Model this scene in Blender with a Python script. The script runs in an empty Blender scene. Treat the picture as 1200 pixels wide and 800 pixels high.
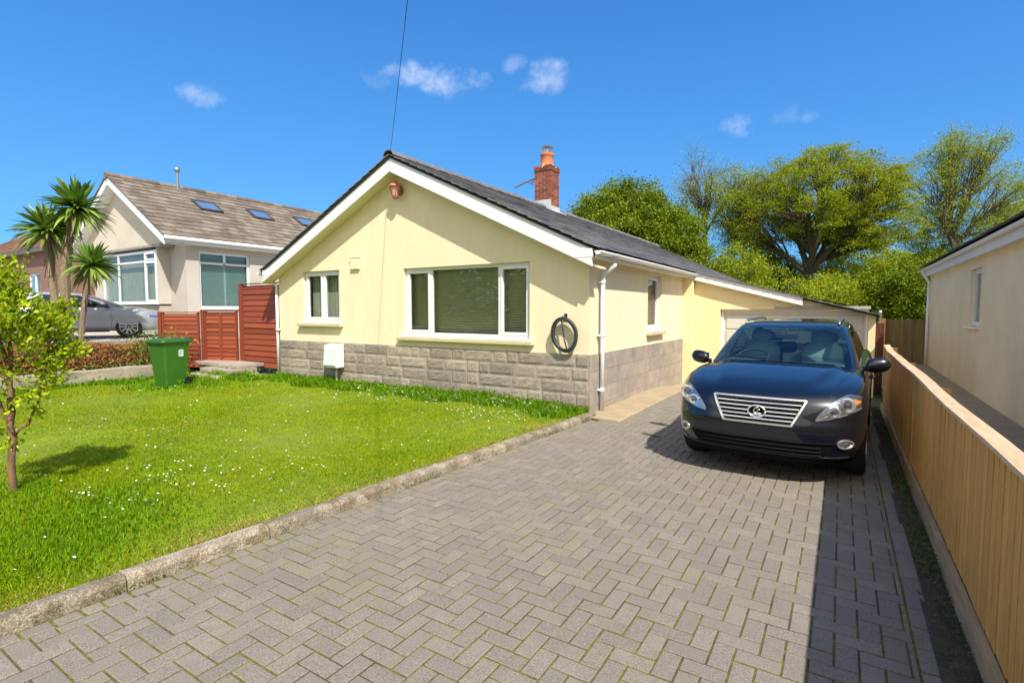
import bpy, bmesh, math, random
import numpy as np
from mathutils import Vector, Matrix
from mathutils.bvhtree import BVHTree
rnd = random.Random(7)
RNG = np.random.default_rng(11)
R = math.radians
scene = bpy.context.scene
COL = scene.collection

# ------------------------------------------------------------------ camera
H_CAM = 1.70
cd = bpy.data.cameras.new("camera")
cam = bpy.data.objects.new("camera", cd); COL.objects.link(cam)
cd.sensor_width = 36.0; cd.lens = 18.3; cd.clip_start = 0.05; cd.clip_end = 3000
cam.location = (0, 0, H_CAM)
YAW, PIT = R(32.34), R(3.47)
fw = Vector((-math.sin(YAW)*math.cos(PIT), math.cos(YAW)*math.cos(PIT), -math.sin(PIT)))
cam.rotation_euler = fw.to_track_quat('-Z', 'Y').to_euler()
scene.camera = cam

# ------------------------------------------------------------------ light
SUN = Vector((0.66, -0.50, 1.0)).normalized()
EL = math.asin(SUN.z); AZ = math.atan2(SUN.x, SUN.y)
sl = bpy.data.lights.new("sun", 'SUN'); sl.energy = 4.3; sl.angle = R(0.53); sl.color = (1.0, 0.95, 0.86)
so = bpy.data.objects.new("sun", sl); COL.objects.link(so)
so.rotation_euler = SUN.to_track_quat('Z', 'Y').to_euler(); so.location = (20, -20, 40)

scene.view_settings.view_transform = 'Standard'
scene.view_settings.look = 'None'
scene.view_settings.gamma = 1.0
scene.view_settings.exposure = 0.62

def build_world():
    w = bpy.data.worlds.new("World"); scene.world = w; w.use_nodes = True
    nt = w.node_tree; N = nt.nodes; L = nt.links; N.clear()
    out = N.new('ShaderNodeOutputWorld'); bg = N.new('ShaderNodeBackground')
    bg.inputs['Strength'].default_value = 0.122
    L.new(bg.outputs[0], out.inputs[0])
    sky = N.new('ShaderNodeTexSky'); sky.sky_type = 'NISHITA'; sky.sun_disc = False
    sky.sun_elevation = EL; sky.sun_rotation = AZ
    sky.air_density = 1.0; sky.dust_density = 0.15; sky.ozone_density = 3.0; sky.altitude = 50
    hs = N.new('ShaderNodeHueSaturation'); hs.inputs['Saturation'].default_value = 1.22; hs.inputs['Value'].default_value = 1.0
    L.new(sky.outputs[0], hs.inputs['Color'])
    tc = N.new('ShaderNodeTexCoord')
    def vmath(op, a, b):
        n = N.new('ShaderNodeVectorMath'); n.operation = op
        if isinstance(a, (tuple, Vector)): n.inputs[0].default_value = a
        else: L.new(a, n.inputs[0])
        if isinstance(b, (tuple, Vector)): n.inputs[1].default_value = b
        else: L.new(b, n.inputs[1])
        return n
    def m(op, a, b=None, clamp=False):
        n = N.new('ShaderNodeMath'); n.operation = op; n.use_clamp = clamp
        for i, v in enumerate((a, b)):
            if v is None: continue
            if isinstance(v, (int, float)): n.inputs[i].default_value = v
            else: L.new(v, n.inputs[i])
        return n.outputs[0]
    nz = N.new('ShaderNodeTexNoise'); nz.inputs['Scale'].default_value = 17; nz.inputs['Detail'].default_value = 8
    nz.inputs['Roughness'].default_value = 0.62
    L.new(tc.outputs['Generated'], nz.inputs['Vector'])
    # small fair-weather clouds: direction in the sky (azimuth/elevation), size, thickness
    f = 610.0
    right = Vector((math.cos(YAW), math.sin(YAW), 0)); up = right.cross(fw)
    total = None
    for (px, py, a, b, s) in [(505, 92, .125, .036, .95), (640, 92, .062, .036, .85), (865, 146, .036, .026, .7),
                              (918, 137, .03, .022, .55), (948, 137, .02, .014, .35), (236, 114, .042, .023, .7), (603, 78, .034, .022, .6), (455, 96, .05, .022, .45)]:
        d = (fw + right*((px-600)/f) + up*(-(py-400)/f)).normalized()
        rt = Vector((d.y, -d.x, 0)).normalized(); u2 = rt.cross(d)
        x = m('DIVIDE', vmath('DOT_PRODUCT', tc.outputs['Generated'], rt).outputs['Value'], a)
        y = m('DIVIDE', vmath('DOT_PRODUCT', tc.outputs['Generated'], u2).outputs['Value'], b)
        front = m('GREATER_THAN', vmath('DOT_PRODUCT', tc.outputs['Generated'], d).outputs['Value'], 0.3)
        r2 = m('ADD', m('MULTIPLY', x, x), m('MULTIPLY', y, y))
        v = m('SUBTRACT', m('MULTIPLY', nz.outputs['Fac'], 2.4), m('ADD', m('MULTIPLY', r2, 0.8), 0.66))
        v = m('MULTIPLY', m('MULTIPLY', v, front, clamp=True), s)
        total = v if total is None else m('MAXIMUM', total, v)
    mr = N.new('ShaderNodeMapRange'); mr.interpolation_type = 'SMOOTHSTEP'
    mr.inputs['From Min'].default_value = 0.0; mr.inputs['From Max'].default_value = 0.80
    mr.inputs['To Min'].default_value = 0.0; mr.inputs['To Max'].default_value = 0.42
    L.new(total, mr.inputs['Value'])
    mix = N.new('ShaderNodeMix'); mix.data_type = 'RGBA'
    # gentle per-channel roll-off of the very bright horizon, so that the whole sky stays blue
    sp = N.new('ShaderNodeSeparateColor'); L.new(hs.outputs[0], sp.inputs[0]); cb = N.new('ShaderNodeCombineColor')
    for i, (a, b) in enumerate(((.843, .541), (1.38, .265), (2.12, .230))):
        L.new(m('DIVIDE', m('MULTIPLY', sp.outputs[i], a), m('ADD', m('MULTIPLY', sp.outputs[i], b), 1.0)), cb.inputs[i])
    L.new(mr.outputs[0], mix.inputs['Factor']); L.new(cb.outputs[0], mix.inputs['A'])
    mix.inputs['B'].default_value = (6.0, 6.3, 6.8, 1)
    # unseen broken cloud added behind the camera as neutral fill for the shade
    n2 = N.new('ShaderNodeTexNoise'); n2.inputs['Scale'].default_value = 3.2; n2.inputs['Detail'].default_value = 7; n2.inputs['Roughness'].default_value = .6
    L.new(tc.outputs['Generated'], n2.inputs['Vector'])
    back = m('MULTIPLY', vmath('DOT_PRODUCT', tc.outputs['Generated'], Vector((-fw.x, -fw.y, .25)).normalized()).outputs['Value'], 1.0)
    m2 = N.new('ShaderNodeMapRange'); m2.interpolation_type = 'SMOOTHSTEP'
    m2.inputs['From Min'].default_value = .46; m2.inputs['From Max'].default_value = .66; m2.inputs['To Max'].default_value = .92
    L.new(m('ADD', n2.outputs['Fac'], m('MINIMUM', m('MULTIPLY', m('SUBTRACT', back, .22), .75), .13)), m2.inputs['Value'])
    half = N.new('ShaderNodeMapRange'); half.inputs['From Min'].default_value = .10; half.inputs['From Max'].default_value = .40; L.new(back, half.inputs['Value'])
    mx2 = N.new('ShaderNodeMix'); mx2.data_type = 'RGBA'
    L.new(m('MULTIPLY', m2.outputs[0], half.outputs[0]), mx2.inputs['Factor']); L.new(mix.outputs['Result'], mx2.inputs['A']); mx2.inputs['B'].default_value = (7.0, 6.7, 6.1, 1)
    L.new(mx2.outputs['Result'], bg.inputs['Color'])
build_world()

# ------------------------------------------------------------------ materials
def srgb(r, g, b):
    f = lambda c: (c/255/12.92) if c/255 <= .04045 else ((c/255+.055)/1.055)**2.4
    return (f(r), f(g), f(b))
MATS = {}
def M(name, col, rough=.6, var=.12, scale=6., bump=0., bscale=60., metal=0., coat=0., spec=.5, attr=0., col2=None, col2s=2.0, col2t=.55,
      stretch=(1, 1, 1), attr_col=None, sss=0., fine=0., fscale=120., bdist=.01, objspace=False):
    """procedural Principled material: noise variation of value, optional second colour in patches, per-piece tint by attribute rnd, bump"""
    if name in MATS: return MATS[name]
    m = bpy.data.materials.new(name); m.use_nodes = True; MATS[name] = m
    nt = m.node_tree; N = nt.nodes; L = nt.links
    bs = N['Principled BSDF']
    bs.inputs['Roughness'].default_value = rough; bs.inputs['Metallic'].default_value = metal
    bs.inputs['Coat Weight'].default_value = coat; bs.inputs['Coat Roughness'].default_value = .03
    bs.inputs['Specular IOR Level'].default_value = spec
    if objspace:
        g = N.new('ShaderNodeTexCoord'); pos = g.outputs['Object']
    else:
        g = N.new('ShaderNodeNewGeometry'); pos = g.outputs['Position']
    mp = N.new('ShaderNodeMapping'); mp.inputs['Scale'].default_value = stretch; L.new(pos, mp.inputs['Vector'])
    def noise(s, d=5., ro=.6):
        n = N.new('ShaderNodeTexNoise'); n.inputs['Scale'].default_value = s; n.inputs['Detail'].default_value = d
        n.inputs['Roughness'].default_value = ro; L.new(mp.outputs[0], n.inputs['Vector']); return n
    def mixc(fac, a, b, mode='MIX'):
        x = N.new('ShaderNodeMix'); x.data_type = 'RGBA'; x.blend_type = mode
        for k, v in (('Factor', fac), ('A', a), ('B', b)):
            if hasattr(v, 'links') or hasattr(v, 'is_linked'): L.new(v, x.inputs[k])
            elif k == 'Factor': x.inputs[k].default_value = v
            else: x.inputs[k].default_value = tuple(v)+((1,) if len(v) == 3 else ())
        return x.outputs['Result']
    def ramp(fac, lo, hi, t0=.3, t1=.7):
        r = N.new('ShaderNodeMapRange'); r.inputs['From Min'].default_value = t0; r.inputs['From Max'].default_value = t1
        r.inputs['To Min'].default_value = lo; r.inputs['To Max'].default_value = hi; r.interpolation_type = 'SMOOTHSTEP'
        L.new(fac, r.inputs['Value']); return r.outputs[0]
    c = tuple(col)+(1,)
    n1 = noise(scale)
    lo = tuple(x*(1-var) for x in col); hi = tuple(x*(1+var) for x in col)
    cc = mixc(ramp(n1.outputs['Fac'], 0, 1), lo, hi)
    if col2 is not None:
        n2 = noise(col2s, 6., .65)
        cc = mixc(ramp(n2.outputs['Fac'], 0, 1, col2t-.07, col2t+.07), cc, col2)
    if attr > 0:
        at = N.new('ShaderNodeAttribute'); at.attribute_name = 'rnd'
        if attr_col is not None:
            cc = mixc(ramp(at.outputs['Fac'], 0, 1, 0, 1), cc, attr_col)
        v = N.new('ShaderNodeHueSaturation'); L.new(cc, v.inputs['Color'])
        mu = N.new('ShaderNodeMath'); mu.operation = 'MULTIPLY'; L.new(at.outputs['Fac'], mu.inputs[0]); mu.inputs[1].default_value = 7.77
        fr = N.new('ShaderNodeMath'); fr.operation = 'FRACT'; L.new(mu.outputs[0], fr.inputs[0])
        L.new(ramp(fr.outputs[0], 1-attr, 1+attr, 0, 1), v.inputs['Value'])
        cc = v.outputs['Color']
    if fine > 0:
        n3 = noise(fscale, 2., .5)
        v = N.new('ShaderNodeHueSaturation'); L.new(cc, v.inputs['Color'])
        L.new(ramp(n3.outputs['Fac'], 1-fine, 1+fine, .3, .7), v.inputs['Value']); cc = v.outputs['Color']
    L.new(cc, bs.inputs['Base Color'])
    if bump > 0:
        nb = noise(bscale, 6., .65)
        b = N.new('ShaderNodeBump'); b.inputs['Strength'].default_value = bump; b.inputs['Distance'].default_value = bdist
        L.new(nb.outputs['Fac'], b.inputs['Height']); L.new(b.outputs[0], bs.inputs['Normal'])
    if sss:
        tr = N.new('ShaderNodeBsdfTranslucent'); mx = N.new('ShaderNodeMixShader'); mx.inputs[0].default_value = sss
        L.new(cc, tr.inputs['Color']); L.new(bs.outputs[0], mx.inputs[1]); L.new(tr.outputs[0], mx.inputs[2])
        L.new(mx.outputs[0], N['Material Output'].inputs['Surface'])
    return m

def glass(name, tint=(.8, .85, .85), refl=1.0, rough=.0, base=.09):
    """thin pane: Fresnel mirror over a tinted see-through"""
    if name in MATS: return MATS[name]
    m = bpy.data.materials.new(name); m.use_nodes = True; MATS[name] = m
    nt = m.node_tree; N = nt.nodes; L = nt.links; N.remove(N['Principled BSDF'])
    t = N.new('ShaderNodeBsdfTransparent'); t.inputs['Color'].default_value = tuple(tint)+(1,)
    g = N.new('ShaderNodeBsdfGlossy'); g.inputs['Roughness'].default_value = rough; g.inputs['Color'].default_value = (refl, refl, refl, 1)
    ge = N.new('ShaderNodeNewGeometry'); dt = N.new('ShaderNodeVectorMath'); dt.operation = 'DOT_PRODUCT'
    L.new(ge.outputs['Normal'], dt.inputs[0]); L.new(ge.outputs['Incoming'], dt.inputs[1])
    def mm(op, a, b=0.):
        n = N.new('ShaderNodeMath'); n.operation = op
        for i, v in enumerate((a, b)):
            if isinstance(v, (int, float)): n.inputs[i].default_value = v
            else: L.new(v, n.inputs[i])
        return n.outputs[0]
    c1 = mm('SUBTRACT', 1.0, mm('ABSOLUTE', dt.outputs['Value']))
    fr = mm('ADD', mm('MULTIPLY', mm('POWER', c1, 5.0), 1-base), base)
    x = N.new('ShaderNodeMixShader'); L.new(fr, x.inputs[0]); L.new(t.outputs[0], x.inputs[1]); L.new(g.outputs[0], x.inputs[2])
    L.new(x.outputs[0], N['Material Output'].inputs['Surface'])
    return m

YEL = M('cream yellow render', (.88, .745, .495), .85, .04, 1.9, .5, 150, fine=.045, fscale=260, col2=(.855, .72, .47), col2s=1.7, col2t=.60, stretch=(1.5, 1.5, .55))
YEL2 = M('yellow garage render', (.86, .715, .40), .85, .04, 2, .3, 160, fine=.03, fscale=300)
SOFF = M('cream soffit paint', (.72, .66, .42), .7, .03, 3)
WHITE = M('white upvc', (.80, .80, .80), .28, .015, 3)
WHITE2 = M('white painted board', (.78, .78, .77), .45, .03, 2, fine=.015, fscale=60)
STONE = M('grey reconstituted stone', (.37, .305, .235), .9, .2, 9, .8, 38, attr=.18, attr_col=(.31, .265, .21), fine=.2, fscale=90, bdist=.02)
STONE_S = M('buff smooth stone', (.36, .30, .24), .9, .10, 5, .6, 50, attr=.08, fine=.1, fscale=120, col2=(.27, .24, .215), col2s=2.6, col2t=.6)
MORTAR = M('mortar', (.50, .43, .33), .95, .1, 12, .5, 90)
SLATE = M('dark slate tile', (.135, .132, .142), .62, .2, 4, .5, 60, attr=.28, attr_col=(.19, .178, .17), fine=.12, fscale=90)
BRTILE = M('weathered brown tile', (.165, .122, .09), .85, .22, 3, .5, 50, attr=.22, attr_col=(.21, .17, .13), col2=(.13, .10, .07), col2s=1.3, fine=.15, fscale=60)
DKTILE = M('dark brown tile', (.075, .045, .035), .8, .2, 3, .4, 50, attr=.2)
TILE_RED = M('rusty brown tile', (.20, .09, .05), .85, .2, 3, .4, 50, attr=.2)
BRICK = M('red chimney brick', (.33, .085, .04), .85, .15, 10, .6, 60, attr=.3, attr_col=(.20, .06, .04), fine=.15)
POT = M('terracotta pot', (.55, .17, .06), .75, .15, 8, .3, 60)
LEAD = M('lead flashing', (.50, .51, .53), .5, .1, 6, .2, 30)
STEEL = M('stainless cowl', (.55, .56, .58), .3, .05, 5, metal=.9)
ALU = M('grey aluminium', (.35, .36, .38), .4, .1, 6, metal=.7)
BLACKP = M('black plastic', (.012, .012, .013), .45, .1, 10)
RUBBER = M('tyre rubber', (.016, .016, .017), .75, .15, 20, .2, 80)
HOSE = M('dark hose rubber', (.035, .04, .042), .5, .1, 10)
GREY_R = M('pale grey render', (.51, .465, .40), .88, .05, 1.5, .3, 120, fine=.03, fscale=250)
GREY_L = M('light grey render panel', (.60, .535, .43), .88, .05, 1.5, .3, 120, fine=.03, fscale=250)
TAN = M('beige neighbour render', (.86, .735, .475), .9, .05, 1.2, .5, 120, stretch=(1, 1, .9), fine=.04, fscale=200, col2=(.82, .69, .435), col2s=.8)
BRWALL = M('brown brick wall', (.23, .13, .09), .9, .25, 9, .4, 40)
DARK = M('dark room', (.02, .02, .02), .9)
BLIND = M('olive slat blind', (.66, .62, .42), .6, .05, 3)
BLIND_T = M('teal slat blind', (.42, .62, .68), .55, .05, 3)
CURT = M('grey vertical blind', (.52, .50, .43), .8, .08, 4)
PANE = glass('window pane', (.66, .72, .66), base=.06)
PANE_SKY = glass('skylight pane', (.10, .14, .22), 1.0)
BED = M('grey shaded lining', (.1, .1, .1), .9)
DOORP = M('grey white garage door', (.62, .59, .52), .5, .04, 2, fine=.02)
PATHC = M('sandy concrete path', (.36, .28, .17), .92, .1, 3, .5, 70, fine=.1, fscale=150)
KERBM = M('weathered concrete kerb', (.32, .262, .19), .92, .26, 7, 1.0, 40, attr=.12, fine=.42, fscale=110, col2=(.205, .16, .095), col2s=6, col2t=.53, bdist=.02)
PAVER = M('grey block paver', (.218, .186, .147), .85, .09, 5, .55, 120, attr=.05, attr_col=(.200, .172, .140), fine=.42, fscale=230, bdist=.004,
          col2=(.215, .188, .118), col2s=.8, col2t=.58)
JOINT = M('mossy joint sand', (.125, .118, .008), .95, .4, 22, .6, 90, col2=(.075, .06, .028), col2s=2.2, col2t=.53)
SOIL = M('dark mossy soil', (.07, .06, .038), .95, .35, 9, 1., 60, col2=(.05, .065, .015), col2s=4)
LAWNB = M('lawn soil', (.17, .225, .004), .95, .2, 3, .6, 90, fine=.25, fscale=220, col2=(.17, .21, .022), col2s=1.1)
GRASS = M('lawn grass', (.175, .295, .0015), .6, .2, 1.5, attr=.16, attr_col=(.245, .345, .002), sss=.35, col2=(.30, .335, .004), col2s=.85, col2t=.50, spec=.08)
GRASSD = M('long grass', (.10, .24, .004), .6, .2, 2.5, attr=.35, attr_col=(.19, .33, .008), sss=.35, spec=.12)
STRAW = M('dry edge grass', (.46, .35, .07), .7, .2, 6, attr=.3, attr_col=(.24, .30, .04), sss=.25)
DAISY = M('daisy petals', (.85, .85, .80), .7, .02, 3)
LIME = M('lime shrub leaf', (.48, .54, .012), .45, .2, 3, attr=.35, attr_col=(.26, .40, .010), sss=.42, spec=.3)
BARK = M('brown bark', (.17, .105, .06), .9, .25, 14, .9, 50, stretch=(1, 1, .3))
BARKG = M('grey tree bark', (.12, .098, .07), .9, .25, 6, .9, 12, stretch=(1, 1, .3))
PALMBARK = M('palm trunk bark', (.23, .17, .11), .95, .25, 20, .9, 40)
PALM = M('palm sword leaf', (.10, .21, .018), .4, .15, 4, attr=.35, attr_col=(.22, .31, .05), sss=.2, spec=.5)
LF_OAK = M('olive gold leaf', (.38, .385, .012), .6, .2, .35, attr=.16, attr_col=(.25, .34, .014), sss=.5, spec=.2)
LF_DENSE = M('dark evergreen leaf', (.10, .165, .006), .6, .25, .5, attr=.35, attr_col=(.22, .28, .010), sss=.22, spec=.2)
LF_MID = M('mid green leaf', (.20, .27, .008), .6, .25, .5, attr=.3, attr_col=(.32, .36, .012), sss=.3, spec=.2)
LF_PALE = M('pale spring leaf', (.28, .36, .018), .6, .2, .5, attr=.25, attr_col=(.37, .41, .02), sss=.35, spec=.2)
HEDGE_B = M('dry orange hedge leaf', (.46, .17, .035), .8, .3, 2.5, attr=.35, attr_col=(.22, .10, .035), sss=.15)
HEDGE_G = M('green hedge leaf', (.09, .16, .02), .5, .25, 3, attr=.4, attr_col=(.19, .26, .03), sss=.25)
REDW = M('red stained timber', (.235, .045, .018), .6, .2, 5, .5, 30, stretch=(.5, .5, 6), attr=.2, attr_col=(.29, .065, .025))
GOLDW = M('golden feather edge board', (.76, .385, .09), .62, .13, 5, .4, 40, stretch=(9, 9, .5), attr=.07, attr_col=(.72, .36, .085), fine=.10, fscale=14)
CAPW = M('pale pine capping', (.64, .45, .27), .7, .15, 5, .4, 40, stretch=(6, .6, 6), fine=.1)
OLDW = M('weathered fence board', (.24, .155, .06), .8, .2, 5, .5, 30, stretch=(7, 7, .5), attr=.2, attr_col=(.17, .13, .06))
BINM = M('green bin plastic', (.035, .135, .012), .42, .06, 4, fine=.02)
BIND = M('dark green bin lid', (.026, .10, .014), .4, .06, 4)
PAPER = M('white sticker', (.75, .78, .80), .6, .03)
INK = M('blue grey print', (.25, .36, .5), .6, .03)
COPPER = M('salmon lantern metal', (.50, .19, .12), .45, .12, 10, metal=.15)
RAISED = M('pale drive concrete', (.42, .38, .33), .9, .12, 2, .4, 50)
GROUND = M('rough meadow ground', (.07, .11, .02), .95, .3, .5, col2=(.10, .11, .035), col2s=.2)
ASPH = M('asphalt', (.055, .053, .05), .9, .2, 4, .6, 60)
GRAVW = M('grey garden wall', (.34, .29, .22), .92, .2, 5, .9, 40, fine=.2, fscale=90, col2=(.24, .21, .16), col2s=2.5)

# ------------------------------------------------------------------ mesh helpers
ORG = {}
def org(o):
    return Vector(ORG.get(o.name, (0, 0, 0))) if o is not None else Vector((0, 0, 0))
class MB:
    def __init__(s): s.v = []; s.f = []; s.a = []
    def add(s, vs, fs, a=None):
        n = len(s.v); s.v += [tuple(p) for p in vs]; s.f += [tuple(i+n for i in f) for f in fs]
        s.a += [rnd.random() if a is None else a]*len(vs)
    def box(s, x0, x1, y0, y1, z0, z1, a=None):
        s.hexa([(x0, y0, z0), (x1, y0, z0), (x1, y1, z0), (x0, y1, z0), (x0, y0, z1), (x1, y0, z1), (x1, y1, z1), (x0, y1, z1)], a)
    def hexa(s, p, a=None):
        s.add(p, [(0, 3, 2, 1), (4, 5, 6, 7), (0, 1, 5, 4), (1, 2, 6, 5), (2, 3, 7, 6), (3, 0, 4, 7)], a)
    def prism(s, poly, d, a=None):
        """poly: 3-D points of a planar outline; d: extrusion vector"""
        n = len(poly); P = [Vector(p) for p in poly]; d = Vector(d)
        s.add(P+[p+d for p in P], [tuple(range(n))[::-1], tuple(range(n, 2*n))]+[(i, (i+1) % n, n+(i+1) % n, n+i) for i in range(n)], a)
    def bar(s, p, q, w, h, up=(0, 0, 1), a=None):
        p, q = Vector(p), Vector(q); d = (q-p).normalized(); u = Vector(up); sd = d.cross(u).normalized()*w/2; u = sd.cross(d).normalized()*h/2
        s.hexa([p-sd-u, p+sd-u, q+sd-u, q-sd-u, p-sd+u, p+sd+u, q+sd+u, q-sd+u], a)
    def tube(s, pts, r, n=8, cap=True, a=None):
        pts = [Vector(p) for p in pts]; k = len(pts); rs = r if hasattr(r, '__len__') else [r]*k
        vs = []; ref = None
        for i in range(k):
            t = (pts[min(i+1, k-1)]-pts[max(i-1, 0)])
            t = t.normalized() if t.length > 1e-9 else Vector((0, 0, 1))
            if ref is None: ref = t.orthogonal().normalized()
            ref = (ref-t*ref.dot(t)); ref = ref.normalized() if ref.length > 1e-6 else t.orthogonal().normalized()
            b = t.cross(ref)
            for j in range(n):
                w = 2*math.pi*j/n; vs.append(pts[i]+(ref*math.cos(w)+b*math.sin(w))*rs[i])
        fs = [(i*n+j, i*n+(j+1) % n, (i+1)*n+(j+1) % n, (i+1)*n+j) for i in range(k-1) for j in range(n)]
        if cap: fs += [tuple(range(n))[::-1], tuple(range((k-1)*n, k*n))]
        s.add(vs, fs, a)
    def lathe(s, c, prof, n=24, axis='z', a=None):
        c = Vector(c); vs = []; k = len(prof)
        for (r, h) in prof:
            for j in range(n):
                w = 2*math.pi*j/n; x, y = r*math.cos(w), r*math.sin(w)
                vs.append(c+(Vector((x, y, h)) if axis == 'z' else Vector((h, x, y)) if axis == 'x' else Vector((x, h, y))))
        fs = [(i*n+j, i*n+(j+1) % n, (i+1)*n+(j+1) % n, (i+1)*n+j) for i in range(k-1) for j in range(n)]
        fs += [tuple(range(n))[::-1], tuple(range((k-1)*n, k*n))]
        s.add(vs, fs, a)
    def grid(s, P, closed_u=False, a=None):
        """P: rows of points"""
        nr, nc = len(P), len(P[0])
        fs = []
        for i in range(nr-1):
            for j in range(nc if closed_u else nc-1):
                fs.append((i*nc+j, i*nc+(j+1) % nc, (i+1)*nc+(j+1) % nc, (i+1)*nc+j))
        s.add([p for r in P for p in r], fs, a)
    def build(s, name, mat, parent=None, smooth=False, bevel=0., loc=None, world=True, seg=2, angle=40):
        me = bpy.data.meshes.new(name)
        o0 = (org(parent) if parent is not None else Vector(loc or (0, 0, 0))) if world else Vector((0, 0, 0))
        vs = np.array(s.v, dtype=np.float64)-np.array(o0)
        me.from_pydata(vs.tolist(), [], s.f); me.update()
        at = me.attributes.new('rnd', 'FLOAT', 'POINT'); at.data.foreach_set('value', np.array(s.a, dtype=np.float32))
        if mat is not None: me.materials.append(mat)
        bm = bmesh.new(); bm.from_mesh(me); bmesh.ops.recalc_face_normals(bm, faces=bm.faces); bm.to_mesh(me); bm.free()
        if smooth:
            me.shade_smooth()
        o = bpy.data.objects.new(name, me); COL.objects.link(o)
        if parent is not None:
            o.parent = parent; ORG[o.name] = ORG.get(parent.name, (0, 0, 0))
        elif loc is not None:
            o.location = loc; ORG[o.name] = tuple(loc)
        if bevel > 0:
            b = o.modifiers.new('bevel', 'BEVEL'); b.width = bevel; b.segments = seg; b.limit_method = 'ANGLE'; b.angle_limit = R(angle)
            if smooth: b.harden_normals = True
        return o
def tag(o, label=None, cat=None, group=None, kind=None):
    if label: o['label'] = label
    if cat: o['category'] = cat
    if group: o['group'] = group
    if kind: o['kind'] = kind
    return o
def empty(name, loc, label, cat, group=None, rz=0.):
    o = bpy.data.objects.new(name, None); COL.objects.link(o); o.location = loc; o.rotation_euler = (0, 0, rz)
    o.empty_display_size = .2
    ORG[o.name] = tuple(loc) if rz == 0. else (0, 0, 0)
    return tag(o, label, cat, group)
def np_mesh(name, V, F, A, mat, parent=None, loc=None, smooth=False):
    """V (n,3), F (m,k) equal-size faces, A (n,) attribute"""
    V = np.asarray(V, dtype=np.float32); F = np.asarray(F, dtype=np.int32)
    o0 = org(parent) if parent is not None else Vector(loc or (0, 0, 0))
    V = V-np.array(o0, dtype=np.float32)
    me = bpy.data.meshes.new(name); k = F.shape[1]; m = F.shape[0]
    me.vertices.add(len(V)); me.vertices.foreach_set('co', V.ravel())
    me.loops.add(m*k); me.loops.foreach_set('vertex_index', F.ravel())
    me.polygons.add(m); me.polygons.foreach_set('loop_start', np.arange(0, m*k, k, dtype=np.int32))
    me.polygons.foreach_set('loop_total', np.full(m, k, dtype=np.int32))
    me.update(calc_edges=True); me.validate()
    at = me.attributes.new('rnd', 'FLOAT', 'POINT'); at.data.foreach_set('value', np.asarray(A, dtype=np.float32))
    me.materials.append(mat)
    if smooth: me.shade_smooth()
    o = bpy.data.objects.new(name, me); COL.objects.link(o)
    if parent is not None: o.parent = parent; ORG[o.name] = ORG.get(parent.name, (0, 0, 0))
    elif loc is not None: o.location = loc; ORG[o.name] = tuple(loc)
    return o
def unit(v): return v/np.maximum(np.linalg.norm(v, axis=-1, keepdims=True), 1e-9)
def leaf_arrays(P, size, out=None, outw=.5, aspect=.5, jitter=.35, curl=.12):
    """pointed leaves (6-vertex, folded) at points P: returns V, F, A"""
    n = len(P); d = RNG.normal(size=(n, 3)); 
    if out is not None: d = unit(d)*(1-outw)+out*outw*1.4
    d = unit(d); s = unit(np.cross(d, RNG.normal(size=(n, 3)))); nn = np.cross(d, s)
    L = (size*(1+RNG.uniform(-jitter, jitter, n)))[:, None]; W = L*aspect
    c = RNG.uniform(-.5, 1, (n, 1))*curl*L
    V = np.stack([P, P+d*L*.35+s*W*.5+nn*c, P+d*L*.75+s*W*.33+nn*c*.5, P+d*L, P+d*L*.75-s*W*.33+nn*c*.5, P+d*L*.35-s*W*.5+nn*c], 1).reshape(-1, 3)
    i = np.arange(n)[:, None]*6
    F = np.concatenate([i+np.array([[0, 1, 2, 3]]), i+np.array([[0, 3, 4, 5]])], 0)
    A = np.repeat(RNG.random(n), 6)
    return V, F, A
def quad_leaf_arrays(P, size, jitter=.4, aspect=.6):
    n = len(P); d = unit(RNG.normal(size=(n, 3))); s = unit(np.cross(d, RNG.normal(size=(n, 3))))
    L = (size*(1+RNG.uniform(-jitter, jitter, n)))[:, None]; W = L*aspect*.5
    V = np.stack([P-d*L*.5, P+s*W, P+d*L*.5, P-s*W], 1).reshape(-1, 3)
    F = np.arange(n)[:, None]*4+np.array([[0, 1, 2, 3]])
    return V, F, np.repeat(RNG.random(n), 4)

# ------------------------------------------------------------------ ground, drive, kerb, lawn
def sstep(a, b, x):
    t = min(1, max(0, (x-a)/(b-a))); return t*t*(3-2*t)
def gz(y): return -0.20*sstep(10.6, 13.6, y)
def kx(y): return -3.70+.061*y                 # foot of the kerb on the drive side
YH = 7.667                                     # plane of the bungalow's front wall
HX0, HX1, HXC = -11.53, -3.40, -7.46
LZ = 0.075                                     # lawn level
def ground():
    mb = MB(); ys = [-400, -60, -8, 0, 5, 10.6, 11.2, 11.8, 12.4, 13, 13.6, 14.5, 25, 60, 200, 900]; xs = [-900, -200, -60, -14.2, -3.6, .5, 2, 60, 200, 900]
    mb.grid([[(x, y, gz(y)-.035) for x in xs] for y in ys])
    tag(mb.build('ground', GROUND), kind='structure')
    m2 = MB(); m2.grid([[(x, y, .0) for x in (-900, 900)] for y in (-16, -8.5)])
    m2.v = [(x, y, -.02) for x, y, z in m2.v]
    tag(m2.build('road', ASPH), kind='structure')
    mb = MB(); ys = [-7.5, -4, 0, 4, 7.4, 9, 10.6]+[10.6+.3*i for i in range(1, 12)]+[15, 18.5]
    mb.grid([[(x, y, gz(y)-.0055) for x in (-3.95, -3.2, -1, .47)] for y in ys])
    tag(mb.build('driveway_bed', JOINT), kind='structure')
    mb = MB(); mb.grid([[(x, y, gz(y)-.002+.012*math.sin(y*3+x*9)) for x in (.44, .5, .56, .645)] for y in [-7.5+.25*i for i in range(105)]])
    tag(mb.build('soil_strip', SOIL), kind='structure')
ground()

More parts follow.
